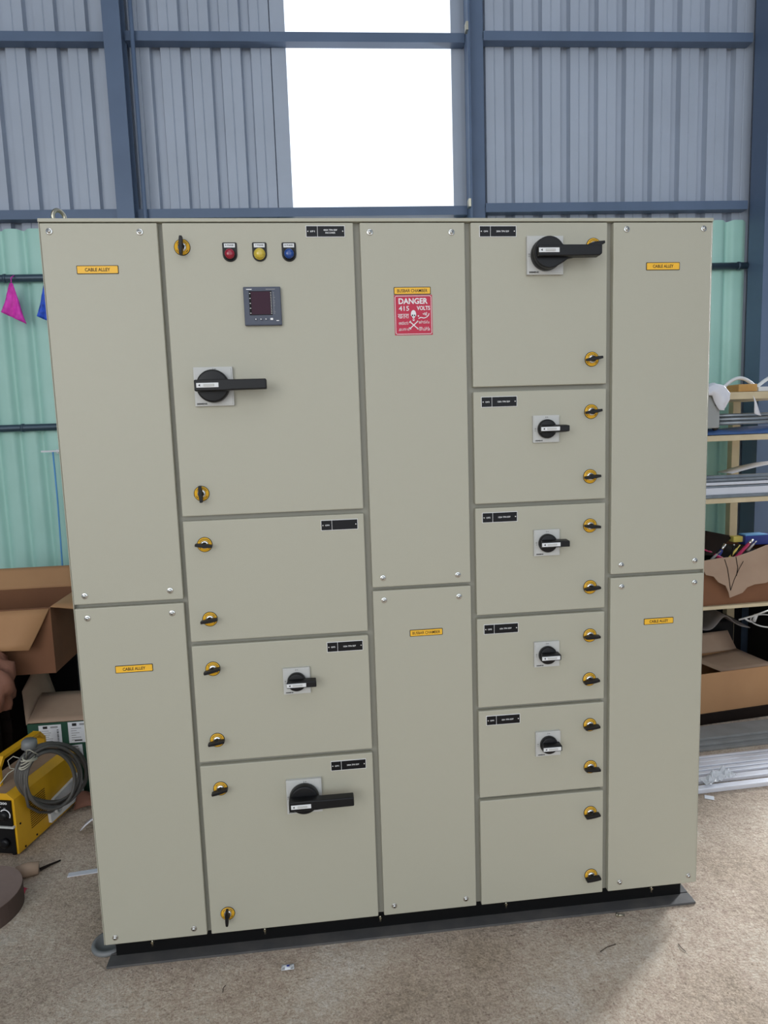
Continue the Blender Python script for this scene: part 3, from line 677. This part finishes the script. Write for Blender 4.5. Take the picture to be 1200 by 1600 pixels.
m.tube([(-.455, .64, .32), (-.452, .62, .24), (-.455, .64, .17), (-.445, .70, .11), (-.425, .745, .08), (-.412, .775, .076)], .0052, 'cable', 8)
sub(cc, m, 'coil')
m = MB(); tie = Vector((-.445, .655, .345))
M3 = Matrix.Translation(tie)
for k in range(5):
    pth = []
    for i in range(16): a = 2*math.pi*i/16; pth.append((tie.x+.024*math.cos(a)*(1 if k % 2 else .85)+.004*k-.008, tie.y+.034*math.sin(a)-.004, tie.z+.010*math.sin(a+k)+.004*k-.008))
    m.tube(pth, .0028, 'rope', 6, closed=True)
m.tube([(-.46, .65, .35), (-.49, .64, .37), (-.51, .64, .355), (-.505, .64, .325), (-.48, .64, .32), (-.45, .65, .34)], .0018, 'rope', 6)
m.tube([(-.45, .65, .34), (-.50, .61, .32), (-.54, .59, .27), (-.57, .58, .255)], .0018, 'rope', 6)
m.tube([(-.45, .65, .35), (-.44, .64, .39), (-.43, .64, .39), (-.41, .66, .36)], .0018, 'rope', 6)
sub(cc, m, 'tie', 'pale string tie')
m = MB(); Mp = Matrix.Translation((-.458, .69, .345)) @ Matrix.Rotation(R(8), 4, 'Y') @ Matrix.Rotation(R(90), 4, 'X')
m.lathe([(.010, 0), (.013, .02), (.020, .028), (.027, .032), (.027, .056), (.021, .064)], 'pvc_grey', Mp, 20); sub(cc, m, 'plug', 'light grey round plug')

# round brown disc at the bottom left edge
m = MB(); Md = Matrix.Translation((-.505, .305, 0)) @ Matrix.Rotation(R(90), 4, 'X')
m.lathe([(.146, 0), (.146, .066)], 'brown_side', Md, 64, False); m.lathe([(.145, .066), (.145, .068), (.02, .0682)], 'brown_disc', Md, 64, False)
o = m.build('round_block'); tag(o, 'thick round brown wooden disc lying on the floor at left edge', 'wooden disc')
# roll, stick, scraps
m = MB(); m.tube([(-.44, .47, .022), (-.405, .476, .024), (-.372, .487, .021)], [.020, .024, .021], 'carton_pale', 14); m.tube([(-.44, .47, .022), (-.3715, .4875, .021)], .012, 'brown_side', 12)
tag(m.build('cardboard_roll'), 'squashed brown cardboard roll lying beside the round disc', 'cardboard roll')
m = MB(); m.tube([(-.372, .495, .008), (-.345, .515, .010), (-.318, .54, .007)], [.006, .004, .003], 'dark_wood', 8)
tag(m.build('stick'), 'short dark stick lying just past the cardboard roll', 'stick')
m = MB(); m.quadsheet([[(-.40+.012*i, .375+.012*j, .004+.008*((i+j) % 2)) for j in range(3)] for i in range(3)], .0015, 'pink_scrap'); tag(m.build('plastic_scrap'), 'small pink plastic scrap beside the round disc', 'scrap')
m = MB(); m.box((0, 0, .001), (.24, .022, .004), 'aluminium', Matrix.Translation((-.262, .444, 0)) @ Matrix.Rotation(R(6), 4, 'Z'))
tag(m.build('metal_strip'), 'pale flat metal strip on the floor poking out left of the panel', 'strip')
m = MB(); m.lathe([(.05, 0), (.052, .004), (.05, .012), (.040, .014), (.038, .008), (.01, .006)], 'pvc_grey', Matrix.Translation((-.018, .10, 0)) @ Matrix.Rotation(R(90), 4, 'X'), 36)
tag(m.build('plastic_disc'), 'round grey plastic lid tucked at the lower left corner of the panel', 'lid')
m = MB(); g = []
for i in range(7):
    t = i/6; g.append([(-.29+.015*math.sin(3*t)+.10*s, .76+.02*s, .003+.12*math.sin(math.pi*t)*.6+.03*s) if False else (-.300+.13*t, .70+.05*s, .004+.07*math.sin(math.pi*t*.6+.2)*(1-.2*s)) for s in (0, .5, 1)])
m.quadsheet(g, .003, 'plastic_bag'); tag(m.build('plastic_scrap'), 'curved white plastic piece on the floor beside the left panel edge', 'scrap')
m = MB(); g = []
for i in range(14):
    t = i/13; g.append([(-.382+.17*t, .865+.10*s+.02*math.sin(5*t), .012+.045*math.sin(math.pi*s)*(.5+.5*math.sin(6*t+s*2)**2)+.012*t) for s in [k/8 for k in range(9)]])
m.quadsheet(g, .003, 'brown_paper'); tag(m.build('sacking'), 'rumpled brown sacking on the floor behind the welding machine', 'sacking')

# ------------------------------------------------------------------ things hanging on the back wall, left
def hang(pts, mt, name, lab, cat):
    """hanging cloth triangle, pts = apex + bottom edge points in x,z at wall distance"""
    m = MB(); ap, bl, br = pts; g = []
    for i in range(12):
        t = i/11; row = []
        for j in range(9):
            s = j/8; x = (1-t)*ap[0]+t*(bl[0]+(br[0]-bl[0])*s)+(1-t)*(s-.5)*.018; z = (1-t)*ap[1]+t*(bl[1]+(br[1]-bl[1])*s)
            row.append((x, 1.885+.014*math.sin(9*s+5*t)*t+.006*math.sin(17*s-7*t), z))
        g.append(row)
    m.quadsheet(g, .003, mt); m.tube([(ap[0], 1.885, ap[1]-.002), (ap[0], 1.890, ap[1]+.03), (ap[0], 1.93, ap[1]+.05)], .003, mt, 6)
    tag(m.build(name), lab, cat)
hang(((-.838, 2.330), (-.895, 2.185), (-.785, 2.128)), 'pink_cloth', 'cloth_pennant', 'bright pink cloth scrap tied to the upper wall rail at left', 'cloth')
hang(((-.668, 2.330), (-.722, 2.162), (-.63, 2.12)), 'blue_cloth', 'cloth_pennant', 'blue cloth scrap tied to the wall rail, half hidden by panel', 'cloth')
m = MB(); m.box((-.775, 1.895, 1.463), (-.60, 1.905, 1.472), 'paper'); m.box((-.70, 1.905, 1.455), (-.69, 1.95, 1.475), 'paper')
tag(m.build('wall_bracket'), 'thin white strip bracket on the green wall left of panel', 'bracket')
m = MB(); m.tube([(-.716, 1.90, 1.463), (-.715, 1.90, 1.20), (-.720, 1.895, .84), (-.722, 1.89, .45), (-.73, 1.88, .0)], .0045, 'light_blue', 8)
tag(m.build('cord'), 'light blue cord hanging down the green wall from the white strip', 'cord')

# ------------------------------------------------------------------ right side: timber rack and contents
RX0, RX1 = 1.96, 3.08
def rk(x, y): return (x, y+(x-2.5)*.035)          # rack runs at a slight angle
rack = empty('storage_rack', (2.5, 1.35, 0), 'pale timber storage rack against the back wall right of panel', 'shelving rack')
def bar(m, a, b, h, d, mt):
    """board from a to b (x,y) at top z, height h, depth d"""
    (x0, y0, z0), (x1, y1, z1) = a, b; m.add([(x0, y0, z0-h), (x1, y1, z1-h), (x1, y1+d, z1-h), (x0, y0+d, z0-h), (x0, y0, z0), (x1, y1, z1), (x1, y1+d, z1), (x0, y0+d, z0)],
        [(0, 3, 2, 1), (4, 5, 6, 7), (0, 1, 5, 4), (1, 2, 6, 5), (2, 3, 7, 6), (3, 0, 4, 7)], mt)
for z, h, x0 in ((1.645, .034, 2.59), (1.442, .027, RX0), (1.137, .022, RX0), (.605, .017, RX0)):
    m = MB(); bar(m, (x0, rk(x0, 1.18)[1], z), (RX1, rk(RX1, 1.18)[1], z), h, .50, 'timber'); sub(rack, m, 'shelf_board', bevel=.002)
for x, y, zt in ((2.994, 1.672, 1.70), (2.0, 1.68, 1.55), (1.99, 1.121, 1.55), (3.04, 1.119, 1.62)):
    m = MB(); yy = rk(x, y)[1]; m.box((x, yy, 0), (x+.046, yy+.042, zt), 'timber')
    sub(rack, m, 'post', bevel=.002)

# top shelf
c = empty('equipment_case', (2.50, 1.26, 1.478), 'light grey equipment case under a white bag on the rack', 'case')
m = MB(); m.box((2.42, 1.16, 1.478), (2.578, 1.30, 1.655), 'grey_case'); sub(c, m, 'case_body', bevel=.006)
m = MB(); m.box((2.415, 1.155, 1.628), (2.583, 1.305, 1.662), 'grey_case'); sub(c, m, 'lid', bevel=.004)
m = MB(); m.box((2.545, 1.148, 1.60), (2.556, 1.155, 1.64), 'zinc'); m.lathe([(.004, 0), (.004, -.004)], 'print_black', Matrix.Translation((2.555, 1.159, 1.585)), 10); sub(c, m, 'latch')
m = MB(); g = []
def low(x):
    if x < 2.525: return 1.632
    if x < 2.565: return 1.632-(x-2.525)/.04*.072
    return 1.560+max(0, x-2.585)**1.6*12
for i in range(26):
    t = i/25; row = []
    for j in range(27):
        q = j/26; x = 2.40+q*.212+.004*math.sin(9*t+5*q)
        if t < .4: y = 1.33-t/.4*.185; z = 1.672+.010*math.sin(9*q+4*t)+.008*math.sin(17*q-9*t)-max(0, x-2.585)*.8
        else:
            k = (t-.4)/.6; top = 1.670+.010*math.sin(9*q+1.6)-max(0, x-2.585)*.8; z = top+(low(x)-top)*k
            y = 1.143+.009*math.sin(16*q+3*k)*k-.012*math.sin(math.pi*k)+(.02*k if x > 2.585 else 0)
        row.append((x, y, z))
    g.append(row)
m.quadsheet(g, .002, 'plastic_bag'); tag(m.build('plastic_bag'), 'white plastic bag draped over the grey case on the rack', 'bag')
m = MB(); m.box((2.695, 1.20, 1.6465), (2.79, 1.33, 1.682), 'timber_orange', None); tag(m.build('wood_block', bevel=.003), 'orange brown wooden block lying on the top board of the rack', 'wood block')
def curved_strip(x0, x1, z0, rise, y, w_, name, lab, mt='white_plastic'):
    m = MB(); m.tube([(x0+(x1-x0)*i/16, y, z0+rise*math.sin(math.pi*i/16)) for i in range(17)], .0085, mt, 12); return tag(m.build(name), lab, 'hose')
curved_strip(2.63, 2.825, 1.6555, .058, 1.245, .03, 'plastic_hose', 'bowed white plastic hose arching over the orange block')
curved_strip(2.805, 3.05, 1.6555, .065, 1.25, .035, 'plastic_hose', 'bowed white plastic hose at far right of the top board')
m = MB(); m.box((2.80, 1.205, 1.6465), (3.02, 1.24, 1.668), 'white_plastic'); tag(m.build('plastic_trunking', bevel=.002), 'straight white trunking length on the top board at frame edge', 'trunking')
m = MB(); g = []
for i in range(8): t = i/7; g.append([(2.752+.012*t+.035*s*t, 1.176-.004*math.sin(5*t), 1.625-.085*t-.012*s*t) for s in (0, .5, 1)])
m.quadsheet(g, .002, 'plastic_bag'); tag(m.build('paper_scrap'), 'small white scrap hanging below the top rack board', 'scrap')

# second shelf: blue tarpaulin, silver conduits, black clamp
m = MB(); g = []
for i in range(26):
    t = i/25; g.append([(2.42+.62*t, 1.20-.008*math.sin(9*t)+.28*s, 1.4435+.030*(1-(2*s-1)**4)*(1+(.30*math.sin(8*t+3*s) if t > .27 else 0))*(1-.25*s)+.001) for s in [k/8 for k in range(9)]])
m.quadsheet(g, .003, 'tarp_blue'); tag(m.build('tarpaulin'), 'folded blue tarpaulin on the second rack board', 'tarpaulin')
CR = .0095; first = None
for i, (y, z) in enumerate(((1.215, 1.500), (1.237, 1.502), (1.260, 1.504), (1.226, 1.518), (1.249, 1.520), (1.240, 1.536))):
    if first is None:
        m = MB(); m.tube([(0, 0, 0), (.52, .018, 0)], CR, 'galvanised', 12); o = first = m.build('metal_conduit')
    else: o = dup(first)
    o.location = (2.585-.012*(i % 3), y, z-.0005)
    tag(o, 'thin silver conduit in the bundle resting on the blue tarpaulin', 'conduit', 'conduits on the blue tarpaulin')
m = MB(); crumple(m, (2.574, 1.19, 1.492), (.020, .014, .026), 'black_plastic', n=8, amp=.3, seed=6); m.tube([(2.574, 1.188, 1.50), (2.548, 1.185, 1.525), (2.555, 1.185, 1.54), (2.59, 1.186, 1.53)], .004, 'black_plastic', 8)
tag(m.build('clamp'), 'small black clamp at the left end of the silver conduits', 'clamp')

# third shelf: steel lengths
for i, (y, z, hh, dd, mt, zo) in enumerate(((1.20, 1.1375, .016, .07, 'galvanised', 0), (1.205, 1.154, .034, .05, 'aluminium', 0), (1.258, 1.154, .045, .035, 'galvanised', 0), (1.21, 1.189, .008, .06, 'galvanised', 0), (1.21, 1.200, .014, .022, 'aluminium', 0), (1.236, 1.200, .020, .02, 'galvanised', 0), (1.262, 1.200, .030, .02, 'galvanised', 0), (1.215, 1.2205, .010, .04, 'galvanised', 0), (1.24, 1.231, .014, .03, 'galvanised', 0))):
    m = MB(); x0 = 2.30+.012*i; m.box((0, 0, 0), (.74, dd, hh), mt); o = m.build('steel_channel' if hh > .02 else 'steel_flat', loc=(x0, y, z), rot=(0, 0, R(1.5)), bevel=.0015)
    lab = ['wide grey flat at the bottom of the stack on third board', 'bright channel lying low at the front of the third board', 'grey channel behind the bright one on third board', 'thin grey flat lying on top of the bright channel', 'narrow bright bar at the front of the third board stack', 'narrow grey bar in the middle of the third board stack', 'tall grey channel at the back of the third board stack', 'slim grey flat near the top of the third board stack', 'topmost grey bar of the third board stack'][i]
    tag(o, lab, 'metal bar', 'metal bars on the third board')
m = MB(); g = []
for i in range(12): t = i/11; g.append([(2.74+.32*t, 1.30+.12*s+.012*t, 1.2465+.045*math.sin(t*1.6)) for s in (0, .5, 1)])
m.quadsheet(g, .003, 'plastic_bag'); tag(m.build('plastic_sheet'), 'pale bowed plastic sheet lying over the metal bars at right', 'sheet')

# fourth shelf: torn carton with tools
tcx = Matrix.Translation((2.505, 1.15, 0)) @ Matrix.Rotation(R(3), 4, 'Z')
tc_ = empty('cardboard_carton', (2.7, 1.3, .606), 'torn brown carton full of tools on the lowest rack board', 'cardboard box')
m = MB()
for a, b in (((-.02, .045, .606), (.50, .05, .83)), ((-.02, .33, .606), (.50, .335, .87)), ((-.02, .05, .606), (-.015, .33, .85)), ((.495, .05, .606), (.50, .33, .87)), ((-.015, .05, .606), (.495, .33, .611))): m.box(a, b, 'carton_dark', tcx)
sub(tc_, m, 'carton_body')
# ragged pale outer sheet of the front
top = [(.005, .845), (.09, .853), (.18, .855), (.25, .872), (.34, .90), (.49, .925)]
bot = [(.005, .80), (.02, .775), (.06, .765), (.085, .735), (.125, .715), (.14, .68), (.145, .655), (.18, .665), (.215, .675), (.24, .70), (.28, .712), (.34, .715), (.40, .735), (.49, .74)]
pts = bot+list(reversed(top))
m = MB(); m.prism(pts, -.004, -.0005, 'carton_pale', tcx @ Matrix.Translation((0, .012, 0)) @ Matrix.Rotation(R(-3), 4, 'X') @ Matrix.Translation((0, 0, 0)))
for k in range(len(m.v)):
    x, y, z = m.v[k]; m.v[k] = (x, 1.150+(x-2.5)*.05+(.82-z)*-.05+(m.v[k][1]-m.v[k][1])+(.0 if k < len(pts) else .004), z)
sub(tc_, m, 'flap', 'pale torn front flap with ragged lower edge')
m = MB()
for p in ([(.115, .845), (.13, .80), (.14, .74), (.146, .69)], [(.146, .69), (.165, .74), (.19, .79), (.215, .83)], [(.175, .853), (.185, .80), (.178, .76)]):
    for (a, z), (b, z2) in zip(p, p[1:]):
        x0, x1 = 2.505+a, 2.505+b; f_ = lambda x, z: 1.150+(x-2.5)*.05-(.82-z)*.05-.0015
        m.add([(x0-.0018, f_(x0, z), z), (x0+.0018, f_(x0, z), z), (x1+.0018, f_(x1, z2), z2), (x1-.0018, f_(x1, z2), z2)], [(0, 1, 2, 3)], 'dark_wood')
sub(tc_, m, 'torn_crease', 'dark tear lines')
m = MB(); m.add([(2.42, 1.46, .90), (2.60, 1.44, .962), (2.82, 1.40, .912), (2.60, 1.22, .855), (2.42, 1.22, .868)], [(0, 1, 2, 3, 4)], 'dark_wood'); m.add([(2.42, 1.46, .896), (2.60, 1.44, .958), (2.82, 1.40, .908), (2.60, 1.22, .851), (2.42, 1.22, .864)], [(4, 3, 2, 1, 0)], 'dark_wood')
tag(m.build('rubber_sheet'), 'black sheet leaning out of the back of the torn carton', 'sheet')
m = MB(); crumple(m, (2.76, 1.34, .76), (.21, .10, .12), 'dark_panel', n=12, amp=.16, seed=9)
tag(m.build('tool_bag'), 'black tool bag bundle filling the torn carton', 'bag')
def tool(a, b, r, mt, mt2, name, lab, fr=.75, flat=False):
    a = Vector(a); b = Vector(b); c_ = a.lerp(b, fr); e_ = empty(name, a, lab, 'hand tool', 'tools in the torn carton')
    m = MB(); m.tube([a, a.lerp(c_, .1), a.lerp(c_, .9), c_], [r*.8, r, r*.9, r*.7], mt, 8); sub(e_, m, 'handle')
    m = MB(); m.tube([c_, b], r*(.8 if flat else .45), mt2, 8); sub(e_, m, 'tip')
tool((2.68, 1.245, .82), (2.565, 1.25, .883), .009, 'magenta', 'magenta', 'screwdriver', 'magenta handled tool sloping left in the torn carton')
tool((2.65, 1.26, .835), (2.70, 1.28, .895), .010, 'tool_blue', 'chrome', 'screwdriver', 'blue handled tool with silver head in the torn carton', .55, True)
tool((2.69, 1.24, .822), (2.775, 1.27, .888), .006, 'tool_yellow', 'tool_yellow', 'marker_pen', 'pale yellow stick in the torn carton')
tool((2.71, 1.225, .82), (2.855, 1.29, .908), .009, 'magenta', 'chrome', 'file_tool', 'long magenta handled tool with silver tip in the torn carton', .82, True)
tool((2.71, 1.24, .84), (2.73, 1.25, .898), .004, 'dark_panel', 'white_plastic', 'screwdriver', 'thin black stick with white tip in the torn carton', .9, True)
tool((2.60, 1.235, .83), (2.66, 1.25, .868), .007, 'grey_case', 'dull_sheet', 'screwdriver', 'grey handled tool between the magenta and blue ones', .6)
tool((2.80, 1.25, .86), (2.89, 1.31, .895), .007, 'dull_sheet', 'grey_case', 'file_tool', 'dull grey tool right of the long magenta one', .7)
m = MB(); m.box((2.80, 1.36, .885), (2.855, 1.40, .915), 'tool_yellow'); tag(m.build('sponge_block', bevel=.003), 'yellow block at the back of the torn carton', 'block')
m = MB(); m.box((2.85, 1.34, .87), (3.0, 1.40, .922), 'tool_blue'); m.box((2.85, 1.338, .918), (2.97, 1.398, .926), 'light_blue'); tag(m.build('toolbox', bevel=.004), 'blue box behind the tools at right frame edge', 'box')

# below the lowest board: dark bin, bent sheet, wire frames
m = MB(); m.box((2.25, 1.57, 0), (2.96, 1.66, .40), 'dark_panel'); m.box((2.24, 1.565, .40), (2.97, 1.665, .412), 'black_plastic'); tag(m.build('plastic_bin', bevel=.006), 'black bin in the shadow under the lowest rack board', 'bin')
m = MB(); g = []
for i in range(20):
    t = i/19; x = 2.66+.27*t; z = .418+.066*math.exp(-((t-.46)/.19)**2)-.008*math.sin(t*7); g.append([(x, 1.39+.20*s, z+.01*s) for s in [k/4 for k in range(5)]])
m.quadsheet(g, .003, 'dull_sheet'); tag(m.build('bent_sheet'), 'bent grey metal sheet lying under the lowest rack board', 'metal sheet')
m = MB(); m.tube([(2.83, 1.34, .478), (2.90, 1.34, .492), (3.02, 1.34, .525)], .0045, 'white_wire', 8)
m.tube([(3.0+.085*math.cos(2*math.pi*i/24), 1.36+.05*math.sin(2*math.pi*i/24), .456+.02*math.sin(2*math.pi*i/24)) for i in range(24)], .0035, 'white_wire', 8, closed=True)
m.tube([(2.86, 1.34, .484), (2.885, 1.345, .468), (2.915, 1.36, .455)], .0045, 'white_wire', 8); m.tube([(2.925, 1.34, .498), (2.92, 1.35, .462)], .010, 'white_wire', 8)
tag(m.build('wire_frame'), 'white bent wire frame with a ring under the lowest rack board', 'wire frame')
m = MB(); m.tube([(2.45, 1.5, .45), (2.56, 1.48, .47), (2.60, 1.46, .52), (2.60, 1.45, .57)], .012, 'pvc_grey', 10); tag(m.build('hose'), 'dim grey hose at the left under the lowest rack board', 'hose')

m = MB(); m.box((2.2, 1.738, 0), (3.12, 1.754, .575), 'dark_panel'); tag(m.build('shade_board', bevel=.002), 'black board added as shade at the wall under the lowest rack board', 'board')  # added black backing, stands in for shade under the rack
m = MB(); m.box((3.10, 1.30, 0), (3.55, 1.655, .53), 'dark_panel'); m.box((3.09, 1.29, .53), (3.56, 1.66, .56), 'dark_panel'); tag(m.build('dark_box', bevel=.006), 'black block added as shade in front of the heavy blue column at right edge', 'box')  # added black block, stands in for shade at the column foot
# lower open carton on a dark plank
m = MB(); m.box((0, 0, 0), (.78, .34, .058), 'dark_wood', Matrix.Translation((2.22, 1.14, 0)) @ Matrix.Rotation(R(6), 4, 'Z')); tag(m.build('plank', bevel=.003), 'dark plank on the floor carrying the open carton at right', 'plank')
K = Matrix.Translation((2.28, 1.145, .0585)) @ Matrix.Rotation(R(7), 4, 'Z')
lc = empty('cardboard_carton', (2.28, 1.145, .0585), 'open brown carton on a dark plank below the rack at right', 'cardboard box')
m = MB()
for a, b in (((0, 0, 0), (.68, .005, .205)), ((0, .255, 0), (.68, .26, .205)), ((0, .005, 0), (.005, .255, .205)), ((.675, .005, 0), (.68, .255, .205)), ((.005, .005, 0), (.675, .255, .005))): m.box(a, b, 'carton', K)
sub(lc, m, 'carton_body')
def kf(*p): return tuple(K @ Vector(p))
sub(lc, flap(kf(0, .26, .206), kf(.68, .26, .206), kf(.66, .31, .30), kf(0, .31, .30), 'carton_pale', sag=.004), 'flap', 'back flap leaning away')
sub(lc, flap(kf(.68, .26, .206), kf(.68, 0, .206), kf(.40, .04, .185), kf(.34, .20, .210), 'carton_pale', sag=.004), 'flap', 'side flap folded inwards')
# grey boards on the floor in front
for i, (y, z, x0, dy) in enumerate(((.90, .0005, 2.05, .19), (.925, .013, 2.04, .155), (.955, .0255, 2.07, .115))):
    m = MB(); m.box((0, 0, 0), (.95, dy, .012), 'board_grey'); o = m.build('cement_board', loc=(x0, y, z), rot=(0, 0, R(3)), bevel=.0015)
    tag(o, ['lowest grey cement board of the stack before the dark plank', 'middle grey cement board of the stack before the plank', 'topmost grey cement board of the stack before the plank'][i], 'board', 'grey boards on the floor')
# aluminium flats on the floor
labs = ['frontmost bright aluminium bar on the floor right of panel', 'second bright aluminium bar from the front beside the plastic film', 'third bright aluminium bar from the front on the floor', 'narrow bright aluminium bar in the middle of the floor row', 'bright aluminium bar third from the back of the floor row', 'bright aluminium bar second from the back of the floor row', 'rearmost thin aluminium bar of the floor row']
for i, (y, d, h) in enumerate(((.590, .030, .020), (.655, .032, .016), (.704, .020, .018), (.733, .022, .018), (.764, .030, .018), (.800, .028, .016), (.838, .016, .014))):
    m = MB(); m.box((0, 0, 0), (1.6, d, h), 'aluminium'); o = m.build('aluminium_bar', loc=(1.93, y-.010, .0005), rot=(0, 0, R(2.2)), bevel=.002); tag(o, labs[i], 'metal bar', 'aluminium bars on the floor')
m = MB(); g = []; rnd = random.Random(12)
for i in range(16): g.append([(2.21+.011*i, .60+.010*j+.012*i*.3, .023+.016*abs(rnd.gauss(0, .8))*(1 if 2 < i < 13 else .3)) for j in range(7)])
m.quadsheet(g, .0008, 'clear_film', smooth=False); tag(m.build('plastic_film'), 'crumpled clear plastic film lying on the aluminium bars', 'film')
m = MB(); m.box((0, 0, 0), (.035, .028, .0012), 'paper', Matrix.Translation((2.17, .555, .001)) @ Matrix.Rotation(R(-30), 4, 'Z')); tag(m.build('paper_scrap'), 'small white paper square on the floor before the aluminium bars', 'scrap')

# bits on the floor in front of the panel
m = MB(); m.quadsheet([[(.505+.012*i, -.078+.010*j, .003+.006*((i*j) % 2)) for j in range(3)] for i in range(4)], .0008, 'paper'); m.box((.520, -.073, .0095), (.528, -.068, .0105), 'tool_blue'); tag(m.build('paper_scrap'), 'torn blue and white paper scrap on the floor before the panel', 'scrap')
m = MB(); m.tube([(1.534, .0, .004), (1.556, -.003, .004)], .003, 'zinc', 8); m.tube([(1.530, .0005, .0055), (1.534, .0, .0055)], .0055, 'zinc', 6)
for k in range(len(m.v)): m.v[k] = (m.v[k][0], m.v[k][1]-.012, m.v[k][2])
tag(m.build('bolt'), 'small loose bolt on the floor at the front of the base', 'bolt')
for (x, y, a, l), lab in zip(((.35, -.117, 80, .012), (1.45, -.13, 20, .030), (1.66, -.16, 100, .016)), ('tiny dark chip on the floor below the lower left door', 'thin dark twig on the shadowed floor at right', 'dark wood chip on the lit floor at right')):
    m = MB(); m.tube([(-l, 0, 0), (0, .003, .001), (l, 0, 0)], .0009, 'dark_wood', 6, M=Matrix.Translation((x, y, .0016)) @ Matrix.Rotation(R(a), 4, 'Z')); tag(m.build('wood_chip'), lab, 'chip')
